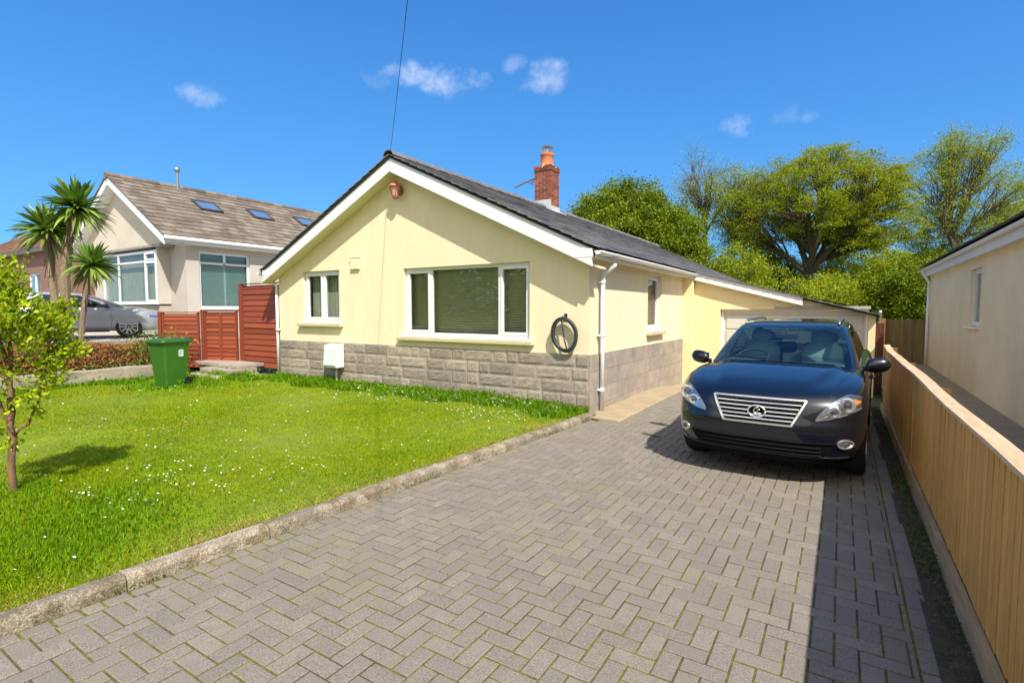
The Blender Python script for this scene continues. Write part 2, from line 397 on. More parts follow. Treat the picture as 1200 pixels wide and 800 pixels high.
def clip(poly, f):
    out = []
    for i in range(len(poly)):
        a, b = poly[i], poly[(i+1) % len(poly)]; fa, fb = f(a), f(b)
        if fa >= 0: out.append(a)
        if (fa >= 0) != (fb >= 0):
            t = fa/(fa-fb); out.append((a[0]+(b[0]-a[0])*t, a[1]+(b[1]-a[1])*t))
    return out
def area(p): return abs(sum(p[i][0]*p[(i+1) % len(p)][1]-p[(i+1) % len(p)][0]*p[i][1] for i in range(len(p))))/2
def block(mb, poly, top, gap=.0048, bev=.004):
    """a paving block: bevelled top over a slightly inset outline"""
    c = (sum(p[0] for p in poly)/len(poly), sum(p[1] for p in poly)/len(poly))
    # inset by distance gap: move every edge inwards
    for i in range(len(poly)):
        pass
    def inset(g):
        q = list(poly); n = len(poly)
        for i in range(n):
            a, b = poly[i], poly[(i+1) % n]; ex, ey = b[0]-a[0], b[1]-a[1]; l = math.hypot(ex, ey)
            if l < 1e-6: continue
            nx, ny = -ey/l, ex/l
            if (c[0]-a[0])*nx+(c[1]-a[1])*ny < 0: nx, ny = -nx, -ny
            q = clip(q, lambda p: (p[0]-a[0])*nx+(p[1]-a[1])*ny-g)
            if len(q) < 3: return q
        return q
    A = inset(gap); B = inset(gap+bev)
    if len(A) < 3 or area(A) < 1.2e-4: return
    if len(B) != len(A) or area(B) < 1e-4: B = list(A)
    dz = rnd.uniform(-.0022, .0022); tx, ty = rnd.uniform(-.012, .012), rnd.uniform(-.012, .012); n = len(A)
    def z(p, o): return gz(p[1])+top+o+dz+(p[0]-c[0])*tx+(p[1]-c[1])*ty
    vs = [(p[0], p[1], z(p, -.014)) for p in A]+[(p[0], p[1], z(p, -bev*.8)) for p in A]+[(p[0], p[1], z(p, 0)) for p in B]
    fs = [(i, (i+1) % n, n+(i+1) % n, n+i) for i in range(n)]+[(n+i, n+(i+1) % n, 2*n+(i+1) % n, 2*n+i) for i in range(n)]+[tuple(range(2*n, 3*n))]
    mb.add(vs, fs)
def pavers():
    mb = MB(); U = .1045; ox, oy = -1.1285, 2.637
    Y0, Y1 = -5.5, 16
    def left(y): return kx(y)+.125 if y < 7.3 else -2.87
    for m_ in range(-130, 180):
        for n_ in range(-130, 180):
            X = m_+2*n_; Y = -m_+2*n_
            for (dx, dy, w, h) in ((0, 0, 2, 1), (2, 0, 1, 2)):
                x0, y0 = ox+(X+dx)*U, oy+(Y+dy-1)*U
                if y0 < Y0 or y0 > Y1 or x0 > .365 or x0+w*U < -3.9: continue
                p = [(x0, y0), (x0+w*U, y0), (x0+w*U, y0+h*U), (x0, y0+h*U)]
                p = clip(p, lambda q: .365-q[0])
                if not p: continue
                p = clip(p, (lambda q: q[0]-(kx(q[1])+.125)) if y0 < 7.4 else (lambda q: q[0]+2.80))
                if len(p) < 3 or area(p) < 2.5e-4: continue
                block(mb, p, .0)
    y = Y0                                      # the row of half blocks along the kerb
    while y < 7.35:
        l = rnd.uniform(.098, .135)
        p = [(kx(y)+.012, y), (kx(y)+.122, y), (kx(y+l)+.122, y+l), (kx(y+l)+.012, y+l)]
        block(mb, p, rnd.uniform(-.003, .002), .006, .007); y += l
    y = Y0                                      # the straight course along the fence side
    while y < 15.9:
        block(mb, [(.367, y), (.470, y), (.470, y+.208), (.367, y+.208)], 0.); y += .208
    tag(mb.build('driveway', PAVER), kind='structure')
pavers()

def strip_litter():
    n = 5200; y = RNG.uniform(.6, 11, n); x = RNG.uniform(.478, .60, n)
    V, F, A = leaf_arrays(np.stack([x, y, np.full(n, .006)+RNG.random(n)*.012], 1), .022, np.array([[0, 0, .0]]), .0, .22)
    tag(np_mesh('dry_litter', V, F, A, M('dry litter', (.16, .12, .07), .9, .3, 9, attr=.5, attr_col=(.07, .055, .03))), kind='stuff')
    n = 5200; y = RNG.uniform(.6, 11, n); x = RNG.uniform(.47, .60, n); k = np.sin(y*3.1)+np.sin(y*1.3+1)+np.sin(x*60)*.5 > .35
    k2 = RNG.uniform(-.8, 7.3, 1500); xk = -3.70+.061*k2+.008+RNG.random(1500)*.02; ok = np.sin(k2*5.3)+np.sin(k2*2.1) > .75
    P = np.concatenate([np.stack([x, y, .004+RNG.random(n)*.02], 1)[k], np.stack([xk, k2, RNG.random(1500)*.03], 1)[ok]], 0)
    V, F, A = leaf_arrays(P, .020, np.array([[0, 0, 1.]]), .35, .35)
    tag(np_mesh('moss_weeds', V, F, A, M('moss weeds', (.07, .12, .012), .8, .3, 5, attr=.4, attr_col=(.14, .19, .02), sss=.2)), kind='stuff')
strip_litter()
def kerb():
    mb = MB(); y = -6.0; lens = [.92]
    while y < 7.58:
        l = min(rnd.choice([.9, .92, .88, .62]), 7.6-y)
        if l < .05: break
        top = .090+rnd.uniform(-.006, .006); n = 16
        rows = []
        for i in range(n+1):
            yy = y+.004+(l-.008)*i/n; x = kx(yy); e = .006
            ww = lambda s=.006: rnd.uniform(-s, s)*.6
            rows.append([(x+.008+ww(.003), yy, -.02), (x+ww(.004), yy, top-.030+ww(.003)), (x-.013+ww(.004), yy, top-.008+ww(.002)), (x-.035+ww(.003), yy, top+ww(.002)), (x-.115+ww(), yy, top-.004+ww(.003)),
                         (x-.145+ww(.004), yy, top-.03), (x-.15, yy, -.02)])
        a = rnd.random(); mb.grid(rows, a=a)
        mb.add(rows[0], [tuple(range(7))], a); mb.add(rows[-1], [tuple(range(7))], a)
        y += l
    tag(mb.build('kerb', KERBM, smooth=False), kind='structure')
kerb()
def path():
    mb = MB(); rows = []
    for i in range(24):
        y = 7.42+i*.27; x0 = -3.38; x1 = -2.80+.01*math.sin(i*2.3)
        rows.append([(x0, y, gz(y)+.035), (x1-.02, y, gz(y)+.028), (x1, y, gz(y)+.012), (x1+.004, y, gz(y)-.03)])
    mb.grid(rows); mb.add(rows[0], [(0, 1, 2, 3)])
    tag(mb.build('path', PATHC), kind='structure')
path()

CAMF = np.array(fw); CAMR = np.array((math.cos(YAW), math.sin(YAW), 0)); CAMU = np.cross(CAMR, CAMF)
def visible(P, mx=1.35, my=1.2):
    d = P-np.array((0, 0, H_CAM)); z = d@CAMF
    return (z > .3) & (np.abs(d@CAMR) < z*(600/610)*mx+.4) & (np.abs(d@CAMU) < z*(400/610)*my+.3)
def lawn_z(x, y): return LZ+.018*np.sin(x*.9+.4)*np.sin(y*1.1)+.012*np.sin(x*2.3+y*1.7)
WALLX = lambda y: -14.35+.085*np.clip(y, -3, 8)    # the low garden wall along the left side of the lawn
def lawn():
    mb = MB(); rows = []
    for i in range(54):
        y = -5.6+13.35*i/53
        x1 = kx(y)-.12; x0 = -14.6
        rows.append([(x0+(x1-x0)*j/40, y, float(lawn_z(x0+(x1-x0)*j/40, y))-.012) for j in range(41)])
    mb.grid(rows); tag(mb.build('lawn', LAWNB, smooth=True), kind='structure')
    # ground left of and behind the bungalow, up to the timber fence
    mb = MB(); mb.grid([[(-16.3, 7.7, .06), (HX0-.02, 7.7, .07)], [(-16.3, 24, .06), (HX0-.02, 24, .07)]])
    tag(mb.build('side_yard', SOIL), kind='structure')
    # --- blades
    def blades(n_try, xr, yr, dens, h, w, name, mat, keep=None, lean=.45, extra=None):
        x = RNG.uniform(*xr, n_try); y = RNG.uniform(*yr, n_try)
        P = np.stack([x, y, lawn_z(x, y)-.012], 1)
        D = np.sqrt(x**2+y**2+2.6)
        ok = (RNG.random(n_try) < dens(x, y, D)) & visible(P) & (x < -3.70+.061*y-.145) & (x > WALLX(y)+.06) & (y < 7.66)
        ok &= ~((x < -11.5) & (y > 7.3))
        if keep is not None: ok &= keep(x, y)
        P = P[ok]; D = D[ok]; n = len(P)
        hh = h(P[:, 0], P[:, 1])*RNG.uniform(.55, 1.25, n); ww = w*(1+.42*D)*RNG.uniform(.7, 1.3, n)
        az = RNG.uniform(0, 2*np.pi, n); le = RNG.uniform(0.05, lean, n)
        t = np.stack([np.cos(az)*le, np.sin(az)*le, np.ones(n)], 1); t = unit(t)*hh[:, None]
        b = RNG.uniform(0, 2*np.pi, n); s = np.stack([np.cos(b), np.sin(b), 0*b], 1)*ww[:, None]*.5
        V = np.stack([P-s, P+s, P+t*.6+s*.7, P+t+np.stack([np.cos(az), np.sin(az), -.4+0*az], 1)*hh[:, None]*.18, P+t*.6-s*.7], 1).reshape(-1, 3)
        i = np.arange(n)[:, None]*5
        F = np.concatenate([i+np.array([[0, 1, 2, 4]]), i+np.array([[4, 2, 3, 3]])[:, [0, 1, 2, 2]]], 0)
        F4 = i+np.array([[0, 1, 2, 4]]); F3 = i+np.array([[4, 2, 3]])
        F = np.concatenate([i+np.array([[0, 1, 4]]), i+np.array([[1, 2, 4]]), F3], 0)
        A = np.repeat(RNG.random(n), 5)
        o = np_mesh(name, V, F, A, mat); tag(o, kind='stuff'); return n
    def hl(x, y):
        return .026+.014*np.sin(x*1.3)*np.sin(y*1.7+1)+.035*np.exp(-((x+4.9)**2/.5+(y-.9)**2/.5))+.02*np.exp(-((x+6.1)**2+(y-1.5)**2)/.12)
    n1 = blades(1500000, (-14.4, -3.3), (-.5, 7.66), lambda x, y, D: np.clip(8.5/D**1.75, 0, 1), hl, .0016, 'lawn_grass', GRASS, lean=.9)
    # dry straw edge along the kerb
    n2 = blades(500000, (-4.5, -3.2), (-.5, 7.5), lambda x, y, D: np.clip(9/D**1.5, 0, 1)*np.exp(-np.maximum(0, (-3.85+.061*y-x))/.07)*(.25+.75*(np.sin(y*3.1)*np.sin(y*1.3+.5) > -.2)),
                lambda x, y: .028+0*x, .002, 'dry_grass_edge', STRAW, lean=1.4)
    # long unmown grass against the house, the garden wall, the bin and the shrub
    def dl(x, y, D):
        a = np.clip((y-(6.98+.12*np.sin(x*2.1)+.10*np.sin(x*5.3)))/.25, 0, 1)*(x > -11.7)+.8*np.exp(-((x+4.7)**2/.30+(y-1.15)**2/.16))+.35*np.exp(-((x+5.1)**2/.5+(y-1.7)**2/.2))
        b = np.clip((WALLX(y)+.55+.2*np.sin(y*4)-x)/.3, 0, 1)
        c = np.exp(-((x+12.1)**2+(y-5.7)**2)/.3)*.9+np.clip((y-6.55)/.2, 0, 1)*(x < -11.4)
        d = np.exp(-((x+6.13)**2+(y-1.55)**2)/.03)
        return np.clip(a+b+c+d, 0, 1)*np.clip(9/D**1.4, 0, 1)
    def hd(x, y):
        return np.where(y < 2.6, .052, .10+.05*np.sin(x*3.1)*np.sin(x*1.3+2)+.07*np.clip((y-7.2)/.4, 0, 1))
    n3 = blades(900000, (-14.4, -3.3), (.3, 7.66), dl, hd, .0030, 'long_grass', GRASSD, lean=.6)
    # small plants with broad leaves in the rough strip
    x = RNG.uniform(-14.2, -3.7, 60000); y = RNG.uniform(3, 7.62, 60000); D = np.sqrt(x*x+y*y)
    P = np.stack([x, y, lawn_z(x, y)+RNG.uniform(.02, .16, 60000)], 1)
    ok = (RNG.random(60000) < dl(x, y, D)*.35) & (x < kx(y)-.2) & (x > WALLX(y)+.05) & ~((x < -11.5) & (y > 7.5))
    V, F, A = leaf_arrays(P[ok], .055, np.array([[0, 0, 1.]]), .3, .5)
    tag(np_mesh('weeds', V, F, A, GRASSD), kind='stuff')
    # daisies
    pts = []
    def patch(cx, cy, sx, sy, n):
        for _ in range(n): pts.append((rnd.gauss(cx, sx), rnd.gauss(cy, sy)))
    for _ in range(210): pts.append((rnd.uniform(-13, -3.9), rnd.uniform(.8, 7.2)))
    for _ in range(520):
        x = rnd.uniform(-8.6, -3.7); pts.append((x, 7.05-abs(rnd.gauss(0, .45))+.25))
    for _ in range(260): pts.append((rnd.gauss(-4.4, .55), rnd.gauss(6.7, .5)))
    for c in [(-5.35, 2.35, .35, .12, 60), (-4.9, 2.9, .5, .25, 40), (-5.35, 1.75, .3, .06, 26), (-4.95, 1.95, .15, .06, 14), (-4.65, 3.5, .4, .3, 34), (-6.6, 3.2, .8, .5, 40), (-5.6, 4.6, .9, .6, 50), (-8.2, 4.8, 1.2, .8, 50), (-11.6, 5.2, .4, .3, 24)]:
        patch(*c)
    V = []; F = []; A = []
    for (x, y) in pts:
        if x > kx(y)-.17 or y > 7.6 or x < WALLX(y)+.1: continue
        z = float(lawn_z(x, y))+rnd.uniform(.022, .045)+(.09*rnd.random() if y > 7 else 0)
        D = math.hypot(x, y); r = rnd.uniform(.0048, .0085)*(1+.05*D)
        tx, ty = rnd.uniform(-.5, .5), rnd.uniform(-.7, .2); k = len(V); n = 7
        V.append((x, y, z)); A.append(.5); a0 = rnd.random()*6
        for j in range(n):
            w = a0+2*math.pi*j/n; rr = r*rnd.uniform(.8, 1.15); dx, dy = rr*math.cos(w), rr*math.sin(w)
            V.append((x+dx, y+dy, z+dx*tx+dy*ty+.002)); A.append(.5)
        for j in range(n): F.append((k, k+1+j, k+1+(j+1) % n))
    tag(np_mesh('daisies', V, F, A, DAISY), kind='stuff')
    print('blades', n1, n2, n3, 'daisies', len(pts))
lawn()

# ------------------------------------------------------------------ building helpers
def mapY(y0, s=1):
    """u = x, z, depth into the wall (+y when s = 1)"""
    return lambda u, z, d: (u, y0+s*d, z)
def mapX(x0, s=-1):
    return lambda u, z, d: (x0+s*d, u, z)
def bx(mb, P, u0, u1, z0, z1, d0, d1, a=None):
    mb.hexa([P(u0, z0, d0), P(u1, z0, d0), P(u1, z0, d1), P(u0, z0, d1), P(u0, z1, d0), P(u1, z1, d0), P(u1, z1, d1), P(u0, z1, d1)], a)
def wall(mb, P, u0, u1, zb, ztop, holes=(), breaks=(), rev=.14):
    us = sorted(set([u0, u1]+[h[0] for h in holes]+[h[1] for h in holes]+list(breaks)))
    for a, b in zip(us[:-1], us[1:]):
        hs = sorted([h for h in holes if h[0] <= a+1e-6 and h[1] >= b-1e-6], key=lambda h: h[2])
        z = zb
        for h in hs:
            mb.add([P(a, z, 0), P(b, z, 0), P(b, h[2], 0), P(a, h[2], 0)], [(0, 1, 2, 3)]); z = h[3]
        mb.add([P(a, z, 0), P(b, z, 0), P(b, ztop(b), 0), P(a, ztop(a), 0)], [(0, 1, 2, 3)])
    for (a, b, z0, z1) in holes:
        for q in ([(a, z0), (a, z1)], [(b, z0), (b, z1)], [(a, z0), (b, z0)], [(a, z1), (b, z1)]):
            mb.add([P(*q[0], 0), P(*q[1], 0), P(*q[1], rev), P(*q[0], rev)], [(0, 1, 2, 3)])
def window(parent, P, u0, u1, z0, z1, lights, blind=None, dep=.075, sill=.09, transom=None, fr=.055, mat=WHITE, pane=PANE, slat=.05, vertical=False, sillmat=None, sill_over=.05, lin=.3, top_only=False):
    """lights: list of (fraction width, casement?)"""
    mb = MB(); w = u1-u0
    d0, d1 = dep, dep+.065
    bx(mb, P, u0, u1, z0, z0+fr, d0, d1); bx(mb, P, u0, u1, z1-fr, z1, d0, d1)
    bx(mb, P, u0, u0+fr, z0+fr, z1-fr, d0, d1); bx(mb, P, u1-fr, u1, z0+fr, z1-fr, d0, d1)
    cells = []; u = u0
    tot = sum(l[0] for l in lights)
    ztr = None if transom is None else z0+(z1-z0)*transom
    for i, (f, cas) in enumerate(lights):
        ua, ub = u, u+w*f/tot; u = ub
        if i < len(lights)-1: bx(mb, P, ub-fr*.5, ub+fr*.5, (ztr+fr*.4) if top_only else z0+fr, z1-fr, d0+.002, d1-.002)
        la = ua+(fr if i == 0 else fr*.5); lb = ub-(fr if i == len(lights)-1 else fr*.5)
        zz = [(z0+fr, z1-fr)] if ztr is None else [(z0+fr, ztr-fr*.4), (ztr+fr*.4, z1-fr)]
        if ztr is not None: bx(mb, P, la, lb, ztr-fr*.4, ztr+fr*.4, d0+.003, d1-.003)
        for (za, zb) in zz:
            if cas:
                c = .05
                bx(mb, P, la, lb, za, za+c, d0-.014, d1-.02); bx(mb, P, la, lb, zb-c, zb, d0-.014, d1-.02)
                bx(mb, P, la, la+c, za+c, zb-c, d0-.014, d1-.02); bx(mb, P, lb-c, lb, za+c, zb-c, d0-.014, d1-.02)
                cells.append((la+c, lb-c, za+c, zb-c))
            else: cells.append((la, lb, za, zb))
    f = mb.build('window', mat, parent, bevel=.006)
    for (a, b, za, zb) in cells:
        g = MB(); g.add([P(a-.01, za-.01, d0+.03), P(b+.01, za-.01, d0+.03), P(b+.01, zb+.01, d0+.03), P(a-.01, zb+.01, d0+.03)], [(0, 1, 2, 3)])
        g.build('pane', pane, f)
    if sill:
        s = MB(); bx(s, P, u0-sill_over, u1+sill_over, z0-.035, z0-.002, -sill, dep+.03); s.build('sill', sillmat or mat, f, bevel=.008)
    if blind is not None:
        b = MB()
        if vertical:
            u = u0+.03
            while u < u1-.03:
                bx(b, P, u, u+.075, z0+.03, z1-.03, d1+.09+.012*rnd.random(), d1+.1+.015*rnd.random()); u += .088
            b.build('vertical_blind', blind, f)
        else:
            z = z0+.04
            while z < z1-.03:
                q = [P(u0+.02, z, d1+.10), P(u1-.02, z, d1+.10), P(u1-.02, z+slat*.92, d1+.075), P(u0+.02, z+slat*.92, d1+.075)]
                b.add(q, [(0, 1, 2, 3)]); z += slat
            b.build('slat_blind', blind, f)
    r = MB(); bx(r, P, u0-lin, u1+lin, z0-lin, z1+.1, d1+.25, d1+.28); r.build('room_lining', DARK, f)
    return f
def stone_course(mb, P, u0, u1, z0, z1, lmin=.33, lmax=.46, hc=.215, joint=.012, proud=.018, rough=True, small=.25):
    rows = max(1, round((z1-z0)/hc)); h = (z1-z0)/rows
    for r in range(rows):
        u = u0; first = True
        while u < u1-1e-3:
            l = rnd.uniform(lmin, lmax)
            if rough and rnd.random() < small: l *= .5
            if first and r % 2: l *= .5
            first = False
            if u1-(u+l) < .12: l = u1-u
            a, b, za, zb = u+joint/2, u+l-joint/2, z0+r*h+joint/2, z0+(r+1)*h-joint/2
            k = 8 if rough else 1; kk = 5 if rough else 1
            pr = rnd.uniform(.4, 1)*proud
            g = [[P(a+(b-a)*i/k, za+(zb-za)*j/kk, (-.020-pr-rnd.uniform(-.003, .006)) if (0 < i < k and 0 < j < kk) else (-.021 if rough else -.024)) for i in range(k+1)] for j in range(kk+1)]
            mb.grid(g); u += l
            if not rough: bx(mb, P, a, b, za, zb, -.0235, -.012)
def tiles(mb, O, U, V, nu, nv, tw, th, thick=.022, over=1.25, lift=.028, jit=.002, stag=True, v0=0):
    """courses of tiles on a slope: origin O at the eave, U along the eave, V up the slope"""
    O, U, V = Vector(O), Vector(U).normalized(), Vector(V).normalized(); W = U.cross(V).normalized()
    if W.z < 0: W = -W
    for r in range(v0, nv):
        sh = (tw/2 if (stag and r % 2) else 0)
        for c in range(-1 if sh else 0, nu):
            ua, ub = c*tw+sh, (c+1)*tw+sh; ua = max(ua, 0); ub = min(ub, nu*tw)
            if ub-ua < .03: continue
            j = rnd.uniform(-jit, jit); e = .003
            va, vb = r*th+rnd.uniform(-.004, .004), (r+over)*th
            if r == nv-1: vb = (r+1)*th
            p = lambda u, v, w: O+U*u+V*v+W*w
            mb.hexa([p(ua+e, va, lift+j), p(ub-e, va, lift+j), p(ub-e, vb, .002), p(ua+e, vb, .002),
                     p(ua+e, va, lift+thick+j), p(ub-e, va, lift+thick+j), p(ub-e, vb, .002+thick), p(ua+e, vb, .002+thick)])

# ------------------------------------------------------------------ the cream bungalow
RZ, EZ = 4.72, 2.67                 # ridge and eave (top of tiles)
EXR = -3.12; SL = (RZ-EZ)/(EXR-HXC); EXL = 2*HXC-EXR
YV = YH-.33; YB = 24.0              # front verge and back of the roof
def rtop(x): return RZ-abs(x-HXC)*SL
def bungalow():
    B = empty('bungalow', (HXC, YH, 0), 'cream rendered bungalow with stone plinth, dark slate gable roof and attached garage', 'bungalow')
    ZP = .985; under = lambda x: rtop(x)-.14
    Pf = mapY(YH); Ps = mapX(HX1)
    W1 = (-10.60, -9.33, 1.43, 2.575); W2 = (-7.42, -4.50, 1.20, 2.52); W3 = (10.62, 11.58, 1.27, 2.44)
    mb = MB(); wall(mb, Pf, HX0, HX1, ZP-.02, under, [W1, W2], [HXC]); 
    wall(mb, Ps, YH, 24, ZP-.02, lambda y: 2.60, [W3])
    wall(mb, mapX(HX0, 1), YH, 23.7, -.1, lambda y: 2.60)
    wall(mb, mapY(23.7, -1), HX0, HX1, -.2, under, [], [HXC])
    mb.build('wall', YEL, B)
    # plinth
    p = MB(); bx(p, Pf, HX0+.006, HX1-.005, -.25, ZP-.006, -.018, .1); bx(p, Ps, YH-.012, 13.7, -.3, ZP-.006, -.018, .1)
    p.build('plinth_mortar', MORTAR, B)
    s = MB(); stone_course(s, Pf, HX0+.01, HX1+.015, -.10, ZP, .40, .72, .2165, .009, .014); s.build('plinth_stone', STONE, B)
    s = MB(); stone_course(s, Ps, YH-.02, 13.42, -.15, ZP, .7, .95, .27, .010, .032, rough=False); s.build('plinth_stone', STONE_S, B)
    # windows
    sc = M('cream sill', (.58, .52, .30), .8, .05, 4)
    window(B, Pf, *W1, [(1, True), (1, True)], CURT, vertical=True, sill=.07)
    window(B, Pf, *W2, [(.72, True), (1.72, False), (.72, True)], BLIND, sill=.08, slat=.046)
    window(B, Ps, *W3, [(1, True)], BLIND, sill=.10, slat=.05)
    for w in (W1, W2): mb = MB(); bx(mb, Pf, w[0]-.13, w[1]+.10, w[2]-.105, w[2]-.037, -.10, .05); mb.build('sub_sill', sc, B, bevel=.01)
    mb = MB(); bx(mb, Ps, W3[0]-.08, W3[1]+.08, W3[2]-.10, W3[2]-.037, -.10, .05); mb.build('sub_sill', sc, B, bevel=.01)
    # roof tiles
    t = MB(); L = math.hypot(EXR-HXC, RZ-EZ)
    for s_ in (1, -1):
        ex = HXC+s_*(EXR-HXC)
        tiles(t, (ex, YV, EZ-.055), (0, 1, 0), (-s_, 0, SL), 56, 22, .298, L/22, .016, lift=.022)
    rf = t.build('roof', SLATE, B)
    d = MB()
    for s_ in (1, -1):
        ex = HXC+s_*(EXR-HXC)
        d.hexa([(ex, YV+.02, EZ-.10), (HXC, YV+.02, RZ-.10), (HXC, YB-.05, RZ-.10), (ex, YB-.05, EZ-.10), (ex, YV+.02, EZ-.07), (HXC, YV+.02, RZ-.07), (HXC, YB-.05, RZ-.07), (ex, YB-.05, EZ-.07)])
    d.build('roof_deck', DARK, rf)
    rg = MB(); y = YV-.01
    while y < YB:
        n = 9; a = rnd.random()
        rr = .115+rnd.uniform(-.004, .004); up = .004+rnd.random()*.006
        rows = [[(HXC+rr*1.25*math.cos(math.pi*j/n), yy, RZ-.075+up*(k == 0)+rr*math.sin(math.pi*j/n)) for j in range(n+1)] for k, yy in enumerate((y, y+.455))]
        inner = [[(HXC+(rr-.018)*1.25*math.cos(math.pi*j/n), y+.001, RZ-.075+up+(rr-.018)*math.sin(math.pi*j/n)) for j in range(n+1)]]
        rg.grid(rows, a=a); rg.grid([rows[0], inner[0]], a=a); y += .45
    rg.build('ridge_tiles', M('ridge tile', (.17, .165, .165), .75, .2, 8, .4, 60, attr=.15), rf)
    # bargeboards, soffits, box end
    ub = MB(); lb = MB(); so_ = MB()
    for s_ in (1, -1):
        e = HXC+s_*(EXR-HXC-.10); zt = rtop(e)
        def seg(m, o0, o1, y0, y1, x1=None):
            x1 = e if x1 is None else x1
            m.hexa([(HXC, y0, RZ-o1), (x1, y0, rtop(x1)-o1), (x1, y1, rtop(x1)-o1), (HXC, y1, RZ-o1), (HXC, y0, RZ-o0), (x1, y0, rtop(x1)-o0), (x1, y1, rtop(x1)-o0), (HXC, y1, RZ-o0)])
        seg(ub, .075, .27, YV+.045, YV+.075); seg(lb, .20, .365, YV+.022, YV+.043)
        xs = HXC+s_*(HX1+.28-HXC)
        so_.hexa([(HXC, YV+.047, RZ-.345), (xs, YV+.047, rtop(xs)-.345), (xs, YH-.003, rtop(xs)-.345), (HXC, YH-.003, RZ-.345), (HXC, YV+.047, RZ-.325), (xs, YV+.047, rtop(xs)-.325), (xs, YH-.003, rtop(xs)-.325), (HXC, YH-.003, RZ-.325)])
    ub.build('bargeboard', WHITE2, B, bevel=.004); lb.build('bargeboard', WHITE, B, bevel=.006); so_.build('soffit', SOFF, B)
    # box ends of the verge
    for s_ in (1, -1):
        x1 = HXC+s_*(EXR-HXC-.10); x0 = HXC+s_*(-3.50-HXC)
        q = MB(); q.prism([(x0, YV+.018, 2.50), (x1, YV+.018, 2.50), (x1, YV+.018, rtop(x1)-.09), (x0, YV+.018, rtop(x0)-.20)], (0, .035, 0)); q.build('verge_box_end', WHITE, B, bevel=.005)
        q = MB(); q.box(min(x0, x1), max(x0, x1), YV+.055, YH-.004, 2.502, 2.52); q.build('soffit', SOFF, B)
    # side eaves: fascia, soffit, gutter
    for s_, far in ((1, 13.62), (-1, 23.6)):
        xe = HXC+s_*(EXR-HXC); xf = xe-s_*.07
        q = MB(); q.box(min(xf, xf+s_*.022), max(xf, xf+s_*.022), YV+.056, far, 2.485, 2.625); q.build('fascia', WHITE2, B, bevel=.003)
        xw = HXC+s_*(HX1-HXC)
        q = MB(); q.box(min(xw, xf)+.003, max(xw, xf)-.003, YH+.004, far, 2.503, 2.52); q.build('soffit', SOFF, B)
        g = MB(); n = 8
        def arc(r): return [(xf+s_*(.080-r*math.cos(math.pi*j/n)), 2.585-r*math.sin(math.pi*j/n)) for j in range(n+1)]
        prof = arc(.056)+arc(.050)[::-1]
        for (ya, yb, k) in ((YV-.03, far, 1.0),):
            P0 = [(x, ya, z) for x, z in prof]; P1 = [(x, yb, z-.0) for x, z in prof]
            g.grid([P0+[P0[0]], P1+[P1[0]]])
            for yy in (ya, yb): g.add([(x, yy, z) for x, z in arc(.056)], [tuple(range(n+1))])
        for yy in (8.05, 10.05, 12.1):
            A0 = [(xf+s_*(.080-.062*math.cos(math.pi*j/n)), yy-.04, 2.590-.062*math.sin(math.pi*j/n)) for j in range(n+1)]
            g.grid([A0, [(x, yy+.04, z) for x, y, z in A0]])
        gt = g.build('gutter', WHITE, B, smooth=True)
        dp = MB()
        if s_ == 1:
            xp = HX1+.085; yy = 8.02
            dp.lathe((xf+.08, yy, 2.44), [(.036, 0), (.036, .10), (.05, .10), (.05, .15)], 14)
            dp.tube([(xf+.08, yy, 2.45), (xf+.075, yy, 2.41), (xp+.05, yy, 2.31), (xp, yy, 2.25), (xp, yy, 2.15)], .035, 14)
            dp.tube([(xp, yy, 2.24), (xp, yy, .035)], .034, 14); 
            for z in (.35, 1.25, 2.12): dp.lathe((xp, yy, z), [(.034, 0), (.043, .005), (.043, .055), (.034, .06)], 14); dp.box(HX1-.005, xp, yy-.055, yy+.055, z+.012, z+.045)
        else:
            xp = HX0-.06; yy = YH-.02
            dp.tube([(xf-.08, YV+.1, 2.55), (xf-.08, YV+.1, 2.46), (xf-.03, yy, 2.36), (xp, yy, 2.28), (xp, yy, 2.2)], .034, 12)
            dp.tube([(xp, yy, 2.22), (xp, yy, .06)], .034, 12); dp.box(xp-.03, xp+.1, yy-.05, yy+.05, 1.2, 1.24)
        dp.build('downpipe', WHITE, B, smooth=True).modifiers.clear()
    # chimney on the ridge
    cx, cy, hw = HXC+.0, 13.7, .265
    c = MB(); mo = MB(); zb, zt = RZ-.5, 5.82; r = 0; z = zb
    mo.box(cx-hw+.008, cx+hw-.008, cy-hw+.008, cy+hw-.008, zb, zt)
    while z < zt-.02:
        g = .0 if z < zt-.16 else .022
        off = .11 if r % 2 else 0; g += .0
        for side in range(4):
            u = -hw-g-off
            while u < hw+g:
                a, b = max(u+.005, -hw-g), min(u+.215, hw+g); u += .225
                if b-a < .03: continue
                d0, d1 = -hw-g, -hw+.1; k = rnd.uniform(-.002, .002)
                if side == 0: c.box(cx+a, cx+b, cy+d0+k, cy+d1, z+.005, z+.068)
                if side == 1: c.box(cx+a, cx+b, cy-d1, cy-d0+k, z+.005, z+.068)
                if side == 2: c.box(cx+d0+k, cx+d1, cy+max(a, -hw+.105), cy+min(b, hw-.105), z+.0055, z+.0675) if min(b, hw-.105) > max(a, -hw+.105) else None
                if side == 3: c.box(cx-d1, cx-d0+k, cy+a+.001, cy+b-.001, z+.0055, z+.0675) if (a > -hw+.0 and b < hw) else c.box(cx-d1, cx-d0+k-.001, cy+max(a, -hw)+.003, cy+min(b, hw)-.003, z+.006, z+.067)
        z += .075; r += 1
    ch = c.build('chimney', BRICK, rf); 
    # mortar and the rest are pieces of the roof's chimney: kept as pieces of the roof
    mo.build('chimney_mortar', MORTAR, rf)
    fl = MB(); fl.lathe((cx, cy, zt-.02), [(hw*1.18, 0), (hw*1.1, .05), (.2, .13)], 4); fl.build('chimney_flaunching', MORTAR, rf)
